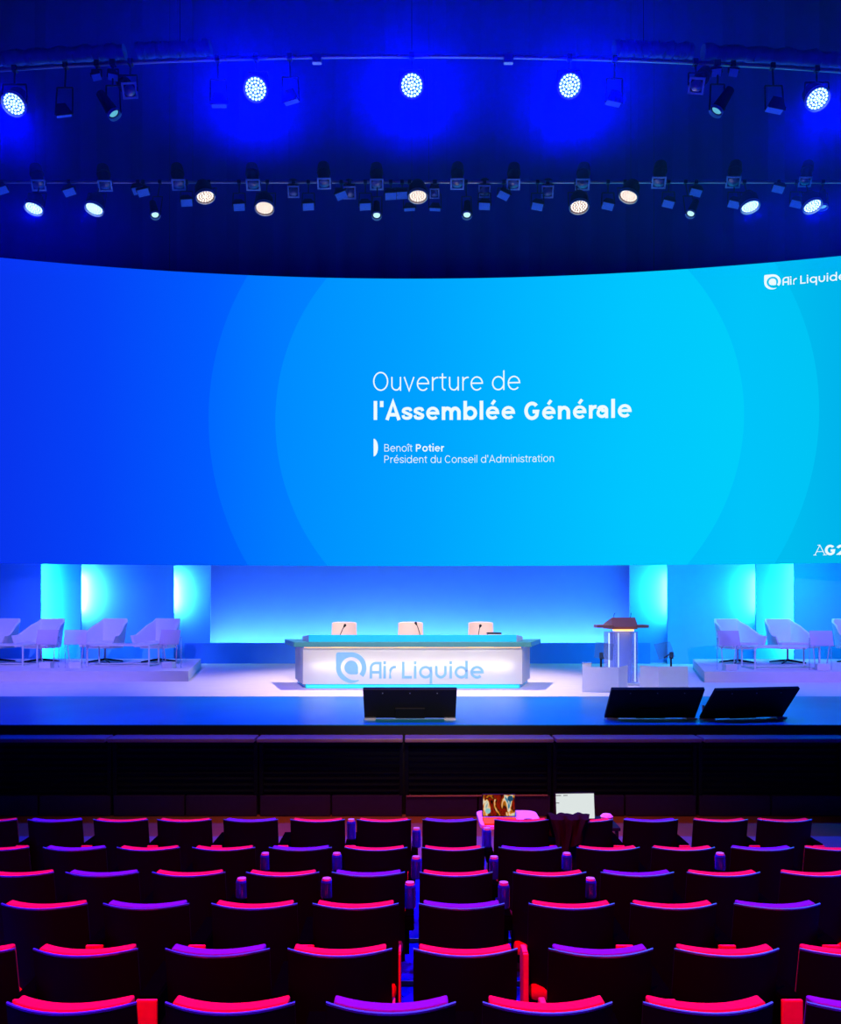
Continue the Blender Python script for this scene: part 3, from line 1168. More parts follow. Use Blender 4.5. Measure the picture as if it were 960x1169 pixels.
def low_table(x, d, w, label, first=None):
    if first:
        return dup(first, (x, d, PZ), 0, label)
    r = thing('coffee_table', label, 'table', (x, d, PZ), 0, 'low white tables on the platforms')
    MB().box((0, 0, 0.455), (w, 0.75, 0.03), bev=0.004).build('table_top', M['white'], r)
    for sx in (-1, 1):
        for sy in (-1, 1):
            MB().box((sx * (w / 2 - 0.015), sy * 0.36, 0.22), (0.028, 0.028, 0.44)).build('leg', M['white'], r)
    for sy in (-1, 1):
        MB().box((0, sy * 0.36, 0.018), (w - 0.03, 0.02, 0.02)).build('base_rail', M['white'], r)
    for sx in (-1, 1):
        MB().box((sx * (w / 2 - 0.015), 0, 0.018), (0.02, 0.70, 0.02)).build('base_rail', M['white'], r)
    return r


t0 = low_table(-6.33, 19.25, 1.36, 'low white metal frame table before the two armchairs nearest the desk')
low_table(-9.05, 19.25, 1.36, 'low white metal frame table cut off by the left edge of the photo', t0)
low_table(7.74, 18.42, 1.36, 'low white metal frame table on the right platform', t0)


def reading_stand(px, d, yaw, label, first=None):
    loc = (P(px, 0, d).x, d, PZ)
    if first:
        return dup(first, loc, yaw, label)
    r = thing('reading_stand', label, 'stand', loc, yaw, 'clear reading stands on the platforms')
    MB().box((0, 0.02, 0.655), (0.44, 0.012, 0.31), rx(-0.35)).build('sloping_panel', M['frost'], r)
    MB().box((0, -0.04, 0.50), (0.46, 0.06, 0.012)).build('paper_lip', M['frost'], r)
    for sx in (-1, 1):
        MB().tube([(sx * 0.14, -0.04, 0.50), (sx * 0.15, 0.03, 0.44), (sx * 0.11, 0.06, 0.06), (sx * 0.11, 0.06, 0.0)], 0.012).build('leg', M['frost'], r)
        MB().box((sx * 0.21, 0.10, 0.33), (0.012, 0.05, 0.66)).build('side_rod', M['acrylic'], r)
    MB().box((0, -0.03, 0.065), (0.24, 0.18, 0.13), bev=0.006).build('weight_block', M['white'], r)
    return r


s0 = reading_stand(53.5, 18.45, 0.0, 'clear reading stand in front of the second armchair from the left edge')
reading_stand(86, 18.45, 0.30, 'clear reading stand standing free between two armchairs on the left platform', s0)
reading_stand(193.5, 18.45, -0.2, 'clear reading stand before the armchair nearest the desk, left platform', s0)
reading_stand(832.5, 17.85, 0.05, 'clear reading stand before the armchair nearest the lectern, right platform', s0)
reading_stand(938, 17.85, -0.15, 'clear reading stand right of the low table on the right platform', s0)

# ================================================================== STALLS SEATS
SEATS = [
    [(-46, 17, 0), (30, 91, 1), (105, 167, 0), (178, 240, 0), (254, 316, 1), (331, 393, 0), (407, 469, 0), (482, 545, 1), (562, 630, 0), (638, 701, 0), (713, 776, 1), (794, 855, 0), (867, 929, 0)],
    [(-41, 29, 0), (48, 117, 1), (133, 202, 0), (219, 289, 0), (307, 377, 1), (394, 464, 0), (482, 553, 0), (571, 641, 1), (660, 731, 0), (747, 817, 0), (838, 908, 1), (923, 993, 0)],
    [(-26, 58.5, 0), (73, 155, 1), (173, 254, 0), (280, 363, 0), (379, 461, 1), (480, 562, 0), (587, 670, 0), (688, 771, 1), (787, 870, 0), (895, 978, 0)],
    [(-2, 96, 0), (115.5, 213, 1), (240, 337.5, 0), (356, 454.5, 0), (478, 577, 1), (605, 703, 0), (722, 821, 0), (841.5, 940, 1)],
    [(-108, 12, 0), (34.5, 153, 0), (186, 306, 1), (327, 447, 0), (472, 592, 0), (628, 748, 1), (773.5, 893, 0), (918, 1038, 0)],
    [(2, 151, 0), (186, 334, 0), (372, 520, 1), (552, 702, 0), (738, 887, 0), (928, 1076, 1)],
]
HW = 0.228


def curve_y(u):
    return 0.085 * u * u


def make_seat(fabric, arm_side):
    """local origin on the tier under the middle of the back; faces +y, towards the stage. arm_side 0: broad arm on the right"""
    r = thing('theatre_seat', 'seat', 'seat', (0, 0, 0), 0, 'theatre seats in the stalls')
    # shell
    def grid(hw, z0, z1, off, n=13, m=7, dome=0.0):
        g = []
        for i in range(m):
            f = i / (m - 1)
            z = z0 + (z1 - z0) * f
            row = []
            for j in range(n):
                u = j / (n - 1) * 2 - 1
                lean = -0.09 * ((z - 0.45) / 0.45)
                row.append(Vector((u * hw, curve_y(u * hw / HW) + lean + off + 0.09, z + dome * f * (1 - u * u))))
            g.append(row)
        return g
    MB().slab(grid(HW, 0.30, 0.895, 0.0), grid(HW, 0.30, 0.895, 0.010)).build('back_shell', M['black_gloss'], r, smooth=True)
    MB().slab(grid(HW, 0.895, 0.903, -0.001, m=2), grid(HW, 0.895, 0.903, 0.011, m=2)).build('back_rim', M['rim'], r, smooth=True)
    MB().slab(grid(HW - 0.026, 0.44, 0.907, 0.0125), grid(HW - 0.026, 0.44, 0.900, 0.095)).build('back_cushion', fabric, r, smooth=True, bev=0.01)
    MB().box((0, 0.32, 0.42), (0.43, 0.40, 0.09), rx(0.08), bev=0.03).build('folding_cushion', fabric, r, smooth=True)
    # arm: dark upright with a padded rear end and a cap
    def armrest(x, w, body, cap, depth=1.0, pad=None):
        mb = MB()
        prof = [(0.075, 0.02), (0.075, 0.66), (0.09, 0.69), (0.44, 0.69), (0.50, 0.63), (0.46, 0.40), (0.40, 0.02)]
        prof = [(0.075 + (y - 0.075) * depth, z * (0.94 if depth < 1 else 1)) for y, z in prof]
        n = len(prof)
        vs = [(x - w / 2, y, z) for y, z in prof] + [(x + w / 2, y, z) for y, z in prof]
        fs = [tuple(range(n)), tuple(range(2 * n - 1, n - 1, -1))] + [(i, (i + 1) % n, n + (i + 1) % n, n + i) for i in range(n)]
        mb.add(vs, fs)
        a = mb.build('armrest', body, r, bev=0.006)
        MB().box((x, 0.066, 0.36 if depth == 1 else 0.335), (w, 0.02, 0.66 if depth == 1 else 0.62), bev=0.006).build('end_pad', pad or M['arm'], a)
        if cap:
            MB().box((x, 0.27, 0.693), (w * 0.9, 0.38, 0.014), bev=0.005).build('arm_cap', cap, a)
            MB().box((x, 0.22, 0.012), (w, 0.30, 0.024)).build('floor_foot', M['dark'], a)
    if arm_side == 0:
        armrest(HW + 0.047, 0.092, M['rubber'], M['rubber'])
    elif arm_side == 1:
        armrest(HW + 0.007, 0.013, M['arm'], None, 0.3)       # left of the gap beside the middle column
    elif arm_side in (4, 5):
        for x, w in (((HW + 0.030, 0.056),) if arm_side == 4 else ((-HW - 0.036, 0.064),)):
            a = MB().box((x, 0.25, 0.582), (w, 0.36, 0.085), bev=0.012).build('armrest', M['rubber'], r)
            MB().box((x, 0.25, 0.629), (w * 0.9, 0.34, 0.012), bev=0.004).build('arm_cap', M['rubber'], a)
            MB().box((x * 0.93, 0.34, 0.43), (0.03, 0.06, 0.28), rx(0.25)).build('arm_bracket', M['rubber'], a)
        if arm_side == 5:
            armrest(HW + 0.047, 0.092, M['rubber'], M['rubber'])
    elif arm_side == 2:
        armrest(-HW - 0.018, 0.030, M['arm'], None, 0.3)      # right neighbours carry theirs on the left
        armrest(HW + 0.047, 0.092, M['rubber'], M['rubber'])
    mb = MB()
    mb.tube([(-0.19, 0.20, 0.34), (0.19, 0.20, 0.34)], 0.018)
    mb.box((0, 0.20, 0.17), (0.06, 0.10, 0.34))
    mb.box((0, 0.20, 0.012), (0.20, 0.22, 0.024))
    mb.build('pedestal', M['dark'], r)
    return r


proto = {}
ORD = ['first', 'second', 'third', 'fourth', 'fifth', 'sixth', 'seventh', 'eighth', 'ninth', 'tenth', 'eleventh', 'twelfth', 'last']
ROWN = ['in the front row by the stage', 'in the second row from the stage', 'in the third row from the stage',
        'in the fourth row from the stage', 'in the second nearest row', 'in the nearest row']
SEATOBJ = {}
for ri, row in enumerate(SEATS):
    d = ROWS[ri][0]
    centre = min(range(len(row)), key=lambda i: abs((row[i][0] + row[i][1]) / 2 - 515) if ri != 5 else abs((row[i][0] + row[i][1]) / 2 - 2e4))
    for si, (x0, x1, col) in enumerate(row):
        side = 0
        if ri != 5:
            if si == centre:
                side = 3
            elif si == centre - 1:
                side = 1 if ri > 2 else 4
            elif si == centre + 1:
                side = 2 if ri > 2 else 5
        x = ((x0 + x1) / 2 - CX) / F * (d + 0.05)
        colour = 'plum' if col else 'red'
        wide = (x1 - x0) / F * (d + 0.085) / (2 * HW)
        label = '%s-cushioned black theatre seat, %s from the left %s' % (colour, ORD[si], ROWN[ri])
        yaw = math.atan2(x, 60.0) * 0
        key = (colour, side)
        loc = (x, d, TIER[ri])
        if key not in proto:
            proto[key] = make_seat(M[colour], side)
            o = proto[key]
            o.location = loc
            o.rotation_euler = (0, 0, yaw)
        else:
            o = dup(proto[key], loc, yaw)
        o['label'] = label
        SEATOBJ[(ri, si)] = o

# ------------------------------------------------------------------ unidentified cylinders modelled as bottles on the arms of the first three rows
bottle_m = mat('blue_lit_bottle', (24, 40, 220), 0.12, 0.8, vary=0.3, scale=20, coat=0.7)  # blue lamp light put into the body colour
b0 = None
for ri, px, py, where in ((0, 401, 948, 'left of the two middle seats, front row'), (0, 475.5, 946, 'between the two middle seats, front row'), (0, 556, 956, 'right of the middle seat, front row'),
                          (1, 384.5, 974, 'second gap left of the middle seat, second row'), (1, 475, 974, 'just left of the middle seat, second row'), (1, 564, 975, 'just right of the middle seat, second row'),
                          (1, 303, 975, 'third gap left of the middle seat, second row'), (1, 647, 976, 'second gap right of the middle seat, second row'), (1, 822, 977, 'far to the right, second row'),
                          (2, 373, 1004, 'second gap left of the middle seat, third row'), (2, 468, 1007, 'just left of the middle seat, third row'), (2, 575, 1004, 'just right of the middle seat, third row'),
                          (2, 276, 1007, 'third gap left of the middle seat, third row'), (2, 674, 1008, 'second gap right of the middle seat, third row')):
    d = ROWS[ri][0] + 0.22
    ztop = CAMZ - (py - HY) / F * d
    near = (ri, px) in ((0, 475.5), (0, 556), (1, 475), (1, 564), (2, 468), (2, 575))
    zb = TIER[ri] + (0.635 if near else 0.70)
    loc = (P(px, 0, d).x, d, zb)
    lab = 'glossy blue-lit bottle on a seat arm, ' + where
    if b0 is None:
        b0 = thing('bottle', lab, 'bottle', loc, 0, 'bottles on the seat arms')
        mb = MB()
        prof = [(0.034, 0.0), (0.038, 0.01), (0.038, 0.140), (0.033, 0.156)]
        for (ra, za), (rb_, zb_) in zip(prof, prof[1:]):
            mb.frustum((0, 0, za), (0, 0, zb_), ra, rb_, 18)
        mb.build('bottle_body', bottle_m, b0, smooth=True)
        MB().frustum((0, 0, 0.156), (0, 0, 0.172), 0.031, 0.028, 18).build('screw_cap', M['armcap'], b0)
    else:
        b = dup(b0, loc, 0, lab)
        b.scale = (1, 1, 0.95 if near else 0.72)

# ------------------------------------------------------------------ work table in front of the first row
tb = thing('side_table', 'small white rounded table holding a laptop in front of the first row', 'table', (P(581, 0, 8.0).x, 8.02, 0))
mb = MB()
rc = 0.10
poly = []
for cx_, cy_, a in ((0.28 - rc, -0.30 + rc, -90), (0.28 - rc, 0.30 - rc, 0), (-0.28 + rc, 0.30 - rc, 90), (-0.28 + rc, -0.30 + rc, 180)):
    for k in range(7):
        t = math.radians(a + 15 * k)
        poly.append((cx_ + rc * math.cos(t), cy_ + rc * math.sin(t)))
mb.prism(poly, 0.715, 0.745)
mb.build('table_top', M['paper'], tb)
for sx in (-1, 1):
    for sy in (-1, 1):
        MB().frustum((sx * 0.22, sy * 0.22, 0.0), (sx * 0.21, sy * 0.21, 0.716), 0.014, 0.018, 10).build('leg', M['paper'], tb)
mo = thing('handheld_device', 'dark oval handheld device on the right of the small white table', 'device', (P(604, 0, 7.85).x, 7.88, 0.745), 0.4)
MB().frustum((0, 0, 0), (0, 0, 0.018), 0.05, 0.045, 20).build('device_body', M['kick'], mo)
MB().box((0, 0, 0.02), (0.03, 0.05, 0.006), bev=0.002).build('button_pad', M['dark'], mo)


def laptop(px, d, z, w, h, yaw, lean, label, m, base='dark'):
    r = thing('laptop', label, 'laptop', (P(px, 0, d).x, d, z), yaw, 'laptops in front of the first row')
    MB().box((0, -0.12, 0.01), (w, 0.23, 0.018), bev=0.005).build('keyboard_base', M[base], r)
    R = rx(-lean)
    c = R @ Vector((0, 0, h / 2)) + Vector((0, 0.0, 0.02))
    lid = MB().box(c, (w, 0.012, h), R, bev=0.004).build('lid', M['dark'], r)
    nrm = R @ Vector((0, -1, 0))
    me = MB().box(c + nrm * 0.0068, (w - 0.018, 0.002, h - 0.018), R).build('display', m, lid)
    return r


mp = bpy.data.materials.new('picture_display')
mp.use_nodes = True
nt = mp.node_tree
nt.nodes.clear()
o_ = nt.nodes.new('ShaderNodeOutputMaterial')
e_ = nt.nodes.new('ShaderNodeEmission')
e_.inputs[1].default_value = 0.9
tc = nt.nodes.new('ShaderNodeTexCoord')
mpn = nt.nodes.new('ShaderNodeMapping')
mpn.inputs['Rotation'].default_value = (0, 0.6, 0)
mpn.inputs['Scale'].default_value = (9, 3, 5)
nz = nt.nodes.new('ShaderNodeTexNoise')
nz.inputs['Scale'].default_value = 1.6
nz.inputs['Distortion'].default_value = 0.8
cr = nt.nodes.new('ShaderNodeValToRGB')
for _ in range(4):
    cr.color_ramp.elements.new(0.5)
for e, (p, c) in zip(cr.color_ramp.elements, [(0.32, (18, 8, 4)), (0.42, (150, 25, 8)), (0.49, (24, 16, 12)), (0.55, (225, 130, 25)), (0.62, (235, 225, 190)), (0.72, (60, 130, 160))]):
    e.position = p
    e.color = lin(c) + (1,)
nt.links.new(tc.outputs['Object'], mpn.inputs[0])
nt.links.new(mpn.outputs[0], nz.inputs['Vector'])
nt.links.new(nz.outputs['Fac'], cr.inputs[0])
nt.links.new(cr.outputs[0], e_.inputs[0])
nt.links.new(e_.outputs[0], o_.inputs[0])
l1 = laptop(569.5, 7.98, 0.745, 0.306, 0.205, 0.0, 0.12, 'laptop with orange base showing a colourful picture on the small white table', mp, 'orange')
dsk = l1.children[1].children[0]
for cx_, cz, rr, c in ((-0.10, 0.055, 0.024, (150, 210, 205)), (0.105, 0.165, 0.026, (30, 80, 110))):
    MB().frustum((cx_, -0.012 + 0.12 * cz, cz + 0.02), (cx_, -0.0135 + 0.12 * cz, cz + 0.02), rr, rr, 24).build('picture_disc', emis('disc_glow', c, 0.8), l1.children[1])
tb2 = thing('black_table', 'black table carrying the laptop with the white screen before the first row', 'table', (P(665, 0, 8.1).x, 8.1, 0))
MB().box((0, 0, 0.675), (0.60, 0.45, 0.03), bev=0.006).build('table_top', M['black'], tb2)
for sx in (-1, 1):
    for sy in (-1, 1):
        MB().box((sx * 0.27, sy * 0.19, 0.33), (0.03, 0.03, 0.66)).build('leg', M['black'], tb2)
l2 = laptop(657, 8.1, 0.690, 0.375, 0.245, 0.06, 0.15, 'laptop with a blank white screen behind the draped jacket', emis('white_page', (226, 234, 232), 0.95))
for k, (x, z, wd) in enumerate(((-0.155, 0.232, 0.05), (-0.09, 0.232, 0.04), (-0.165, 0.165, 0.03))):
    MB().box((x, -0.012 + 0.15 * z - 0.001, z + 0.008), (wd, 0.002, 0.006), rx(-0.15)).build('page_mark', M['dark'], l2.children[1])
mse = thing('paper_cup', 'small rounded pink cup lid right of the white-screen laptop', 'cup', (P(692.5, 0, 8.0).x, 8.0, 0.69))
MB().frustum((0, 0, 0), (0, 0, 0.075), 0.04, 0.055, 20).build('cup_body', M['paper'], mse, smooth=True)
MB().frustum((0, 0, 0.075), (0, 0, 0.095), 0.058, 0.04, 20).build('cup_lid', M['paper'], mse, smooth=True)

# jacket over the backs of the first row
jk = MB()
d = ROWS[0][0]
nx, nz_ = 26, 22
front, back = [], []
x_a, x_b = P(627, 0, d).x, P(674, 0, d).x
for i in range(nz_ + 1):
    f = i / nz_
    r1, r2 = [], []
    for j in range(nx + 1):
        u = j / nx
        narrow = 0.10 * max(0, (f - 0.35)) * (1 - u) * 2.0
        x = x_a + (x_b - x_a) * (u * (1 - 0.35 * max(0, f - 0.4)) + narrow) + 0.012 * math.sin(f * 9 + u * 4)
        fold = 0.016 * math.sin(u * 17 + f * 3) + 0.010 * math.sin(u * 31 - f * 5)
        s = f * 0.62 - 0.22                       # length along the drape, 0 at the top of the back
        if s < 0:
            y, z = d + 0.15 + 0.02, 0.925 + s * 0.9 + fold * 0.4
        elif s < 0.14:
            y, z = d + 0.14 - s * 1.15, 0.925 + 0.022 * math.sin(s / 0.14 * PI) + fold * 0.4
        else:
            y, z = d - 0.035 + fold, 0.925 - (s - 0.14) * (0.92 + 0.15 * math.sin(u * 5))
        r1.append(Vector((x, y, z)))
        r2.append(Vector((x, y - 0.012, z + 0.012)))
    front.append(r1)
    back.append(r2)
jk.slab(front, back)
jacket = jk.build('jacket', M['brown_cloth'], smooth=True)
tag(jacket, 'dark brown jacket draped over two seat backs of the front row', 'jacket')

# ================================================================== LAMPS
PZ1 = CAMZ + (HY - 64) / F * 12.0        # front pipe height
R1 = 54.0


def pipe_y(x):
    return 12.0 + x * x / (2 * R1)


front_pipe = thing('lighting_pipe', 'curved front lighting pipe carrying the five big blue lamps', 'pipe', (0, 0, 0))
pts = [(x, pipe_y(x), PZ1) for x in [-8 + 0.5 * k for k in range(33)]]
MB().tube(pts, 0.028, 10).build('pipe', M['alu'], front_pipe)
for x in (-6.6, -3.2, 0.0, 3.2, 6.6):
    MB().tube([(x, pipe_y(x), PZ1), (x, pipe_y(x), 19.5)], 0.005, 6).build('hanging_cable', M['dark'], front_pipe)
for px in (362, 580):
    p = P(px, 66, 12.05)
    MB().box((p.x, pipe_y(p.x), PZ1 - 0.03), (0.13, 0.07, 0.13), bev=0.01).build('clamp', M['alu'], front_pipe)


def roll(px0, px1, label):
    mb = MB()
    x0, x1 = P(px0, 0, 12.15).x, P(px1, 0, 12.15).x
    n = 22
    path = []
    for i in range(n + 1):
        x = x0 + (x1 - x0) * i / n
        path.append((Vector((x, pipe_y(x) + 0.02, PZ1 + 0.165 + 0.01 * math.sin(i * 1.7))), 0.10 + 0.022 * math.sin(i * 2.3) * math.sin(i * 0.7)))
    for (a, ra), (b, rb) in zip(path, path[1:]):
        mb.frustum(a, b, ra, rb, 12)
    tag(mb.build('rolled_drape', M['cloth'], smooth=True), label, 'drape', 'rolled drapes on the front pipe')


roll(-20, 142, 'rolled grey drape on the front pipe, furthest left')
roll(156, 242, 'rolled grey drape on the front pipe, right of the left lamp cluster')
roll(700, 790, 'rolled grey drape on the front pipe, left of the right lamp cluster')
roll(803, 985, 'rolled grey drape on the front pipe, furthest right')

BD = 18.0
PZ2 = CAMZ + (HY - 208) / F * BD
rear = thing('lighting_batten', 'straight rear lighting batten carrying the small lamps above the LED wall', 'batten', (0, 0, 0))
MB().tube([(-11, BD, PZ2), (11, BD, PZ2)], 0.028, 10).build('pipe', M['alu'], rear)
for x in (-9, -4.5, 0.35, 4.5, 9):
    MB().tube([(x, BD, PZ2), (x, BD, 19.5)], 0.005, 6).build('hanging_cable', M['dark'], rear)


def frame_for(px, py, a, b):
    """axes of a lamp whose face, seen from the seats, tips a to the right and b upward"""
    p = P(px, py, 1.0) - Vector((0, 0, CAMZ))
    V = -p.normalized()
    X = Vector((1, 0, 0))
    U = X.cross(V).normalized() * -1
    if U.z < 0:
        U = -U
    Rr = (X - V * X.dot(V)).normalized()
    nrm = (V + Rr * a + U * b).normalized()
    z = nrm
    x = (Rr - z * Rr.dot(z)).normalized()
    y = z.cross(x)
    return Matrix((x, y, z)).transposed()   # columns: local x, y, z(=beam direction)


def lamp_root(name, label, px, py, d, group):
    r = thing(name, label, 'lamp', P(px, py, d), 0, group)
    return r


def yoke(r, Rm, w, pipe_local, hub=0.0):
    """U bracket from the sides of the body up to a clamp on the pipe"""
    ax = Vector((1, 0, 0))
    up = Vector(pipe_local)
    a1, a2 = ax * w, -ax * w
    mid = up * 0.55
    mb = MB()
    mb.tube([a1, mid + ax * w * 0.9, mid - ax * w * 0.9, a2], 0.012, 6)
    mb.tube([mid, up], 0.014, 6)
    mb.build('yoke', M['dark'], r)
    MB().box(up, (0.07, 0.08, 0.08), bev=0.008).build('clamp', M['dark'], r)


LENS = {}


def led_disc(r, Rm, rad, base, dots, name='led_lens'):
    mb = MB()
    mb.frustum(Rm @ Vector((0, 0, 0.015)), Rm @ Vector((0, 0, 0.018)), rad, rad, 28)
    o = mb.build(name, base, r)
    md = MB()
    rings = [(0, 1), (0.28, 6), (0.56, 12), (0.84, 18)]
    for rr, n in rings:
        for k in range(n):
            a = 2 * PI * k / n + rr
            c = Vector((rad * rr * math.cos(a), rad * rr * math.sin(a), 0))
            md.frustum(Rm @ (c + Vector((0, 0, 0.018))), Rm @ (c + Vector((0, 0, 0.028))), rad * 0.115, rad * 0.10, 8)
    md.build('led_emitters', dots, o)
    return o


def par(px, py, d, rad, a, b, label, group, base, dots, pipe_z, pipe_yv):
    r = lamp_root('led_spotlight', label, px, py, d, group)
    Rm = frame_for(px, py, a, b)
    T = lambda v: Rm @ Vector(v)
    mb = MB()
    mb.frustum(T((0, 0, -0.30)), T((0, 0, -0.20)), rad * 0.62, rad * 0.95, 24)
    mb.frustum(T((0, 0, -0.20)), T((0, 0, 0.012)), rad * 0.95, rad * 1.04, 24)
    mb.build('housing', M['black'], r, smooth=True)
    rim = MB()
    n = 28
    vs, fs = [], []
    for k in range(n):
        t = 2 * PI * k / n
        for rr, z in ((1.05, 0.0), (1.13, 0.0), (1.13, 0.06), (1.05, 0.06)):
            vs.append(T((rad * rr * math.cos(t), rad * rr * math.sin(t), z)))
    for k in range(n):
        for j in range(4):
            a_, b_ = k * 4 + j, k * 4 + (j + 1) % 4
            c_, d_ = ((k + 1) % n) * 4 + (j + 1) % 4, ((k + 1) % n) * 4 + j
            fs.append((a_, b_, c_, d_))
    rim.add(vs, fs)
    rim.build('front_ring', M['alu'], r, smooth=False)
    led_disc(r, Rm, rad, base, dots)
    loc = r.location
    yoke(r, Rm, rad * 1.2, (0, pipe_yv - loc.y, pipe_z - loc.z))
    return r, Rm @ Vector((0, 0, 1))


blue_base = emis('blue_led_face', (0, 90, 255), 1.0)
blue_dots = emis('blue_led_cells', (200, 250, 255), 2.2)
warm_base = emis('warm_led_face', (150, 70, 80), 0.35)
warm_dots = emis('warm_led_cells', (255, 238, 230), 1.8)
BIG = [(16.5, 118, -0.45, -0.42, 'furthest left'), (292, 101.5, -0.12, -0.10, 'second from the left'), (470, 97.5, 0, -0.02, 'middle one'),
       (650, 97.5, 0.12, -0.10, 'second from the right'), (932.5, 112, 0.42, -0.40, 'furthest right')]
for px, py, a, b, wh in BIG:
    d = pipe_y((px - CX) / F * 12.1)
    x = (px - CX) / F * d
    r, nrm = par(px, py, d, 0.150, a, b, 'big bright blue LED lamp on the front pipe, %s' % wh, 'big blue lamps on the front pipe',
                 blue_base, blue_dots, PZ1, pipe_y(x))
    p = Vector(r.location) + nrm * 0.12
    k = 1.0 if 200 < px < 700 else 0.35
    so = spot('blue_beam', p, p + nrm + Vector((0, 0, -0.7)), 3000 * k, (0.0, 0.0, 1.0), 140, 1.0, 0.10)

SMALLB = [(39, 236.5, -0.5, -1.15, 'furthest left'), (108, 237, -0.5, -1.15, 'second from the left'),
          (856, 234.5, 0.45, -1.15, 'second from the right'), (927, 234, 0.55, -1.0, 'furthest right')]
for px, py, a, b, wh in SMALLB:
    r, nrm = par(px, py, BD - 0.3, 0.169, a, b, 'small blue LED lamp on the rear batten, %s blue one' % wh, 'blue lamps on the rear batten', blue_base, blue_dots, PZ2, BD)
    p = Vector(r.location) + nrm * 0.12
    spot('blue_beam', p, p + nrm, 800, (0.0, 0.0, 1.0), 140, 1.0, 0.10)
WARM = [(234, 223, 0.18, -1.2, 'furthest left'), (302, 236, -0.08, -1.05, 'second from the left'), (477, 222.5, 0.02, -1.15, 'third from the left, near the middle'),
        (661, 234.5, 0.12, -1.05, 'second from the right'), (718, 222.5, -0.35, -1.2, 'furthest right')]
for px, py, a, b, wh in WARM:
    r, nrm = par(px, py, BD - 0.35, 0.175, a, b, 'warm white LED lamp on the rear batten, %s' % wh, 'warm lamps on the rear batten', warm_base, warm_dots, PZ2, BD)

# small round downlights
mini_face = emis('pale_cyan_lamp', (190, 245, 255), 1.1)
mini_dim = emis('dim_cyan_lamp', (110, 215, 250), 0.7)


def mini(px, py, d, rad, a, b, label, face, pz, pyv):
    r = lamp_root('mini_spotlight', label, px, py, d, 'small round spotlights')
    Rm = frame_for(px, py, a, b)
    T = lambda v: Rm @ Vector(v)
    MB().frustum(T((0, 0, -0.34)), T((0, 0, 0.0)), rad * 0.9, rad * 1.3, 18).build('housing', M['black'], r, smooth=True)
    mb = MB()
    mb.frustum(T((0, 0, 0.0)), T((0, 0, 0.05)), rad * 1.38, rad * 1.42, 20, caps=False)
    mb.build('front_ring', M['fixture'], r, smooth=True)
    MB().frustum(T((0, 0, 0.004)), T((0, 0, 0.012)), rad, rad * 0.8, 18).build('lens', face, r)
    loc = r.location
    yoke(r, Rm, rad * 1.5, (0, pyv - loc.y, pz - loc.z))
    return r


for px, py, a, wh in ((177, 245, 0.1, 'left of the leftmost warm lamp'), (430, 245.5, 0, 'lower left of the middle warm lamp'),
                      (533, 245, 0, 'lower right of the middle warm lamp'), (788.5, 243.5, -0.3, 'right of the rightmost warm lamp')):
    mini(px, py, BD - 0.35, 0.070, a, -0.9, 'small pale cyan spotlight under the rear batten, %s' % wh, mini_face, PZ2, BD)
mini(129.5, 129, 12.2, 0.068, 0.7, -1.2, 'small cyan spotlight hanging lowest in the left cluster of the front pipe', mini_dim, PZ1, pipe_y(-4.1))
mini(818.5, 125.5, 12.2, 0.070, -0.7, -1.3, 'small cyan spotlight hanging lowest in the right cluster of the front pipe', mini_dim, PZ1, pipe_y(4.2))
mini(939, 235.5, BD, 0.075, 0.3, -1.5, 'small dim spotlight right of the furthest right blue lamp', mini_dim, PZ2, BD)


# unlit profile spots: square gate frame round a glass lens
lens_m = mat('lens_glass', (60, 84, 140), 0.08, 0.9, vary=0.5, scale=30, coat=0.5)
face_m = mat('blue_lit_face', (70, 150, 240), 0.6, 0.3, vary=0.15, scale=12)  # blue light from below put into the flood face colour


def profile(px, py, d, sz, a, b, label, pz, pyv, bright=False):
    r = lamp_root('profile_spotlight', label, px, py, d, 'unlit profile spotlights')
    Rm = frame_for(px, py, a, b)
    T = lambda v: Rm @ Vector(v)
    mb = MB()
    mb.frustum(T((0, 0, -0.50)), T((0, 0, -0.30)), sz * 0.42, sz * 0.5, 16)
    mb.frustum(T((0, 0, -0.30)), T((0, 0, -0.02)), sz * 0.40, sz * 0.46, 16)
    mb.build('barrel', M['black'], r, smooth=True)
    mb = MB()
    for sx, sy, wx, wy in ((0, 0.44, 1, 0.12), (0, -0.44, 1, 0.12), (0.44, 0, 0.12, 1), (-0.44, 0, 0.12, 1)):
        mb.box(T((sx * sz, sy * sz, 0)), (wx * sz, wy * sz, 0.02), Rm)
    mb.build('gel_frame', M['fixture'], r)
    mb = MB()
    n = 20
    c = T((0, 0, 0.035))
    ringv = [T((sz * 0.38 * math.cos(2 * PI * k / n), sz * 0.38 * math.sin(2 * PI * k / n), 0.0)) for k in range(n)]
    mid = [T((sz * 0.22 * math.cos(2 * PI * k / n), sz * 0.22 * math.sin(2 * PI * k / n), 0.026)) for k in range(n)]
    mb.add([c] + mid + ringv, [(0, 1 + k, 1 + (k + 1) % n) for k in range(n)] + [(1 + k, 1 + n + k, 1 + n + (k + 1) % n, 1 + (k + 1) % n) for k in range(n)])
    mb.build('lens', lens_m, r, smooth=True)
    loc = r.location
    yoke(r, Rm, sz * 0.52, (0, pyv - loc.y, pz - loc.z))
    return r


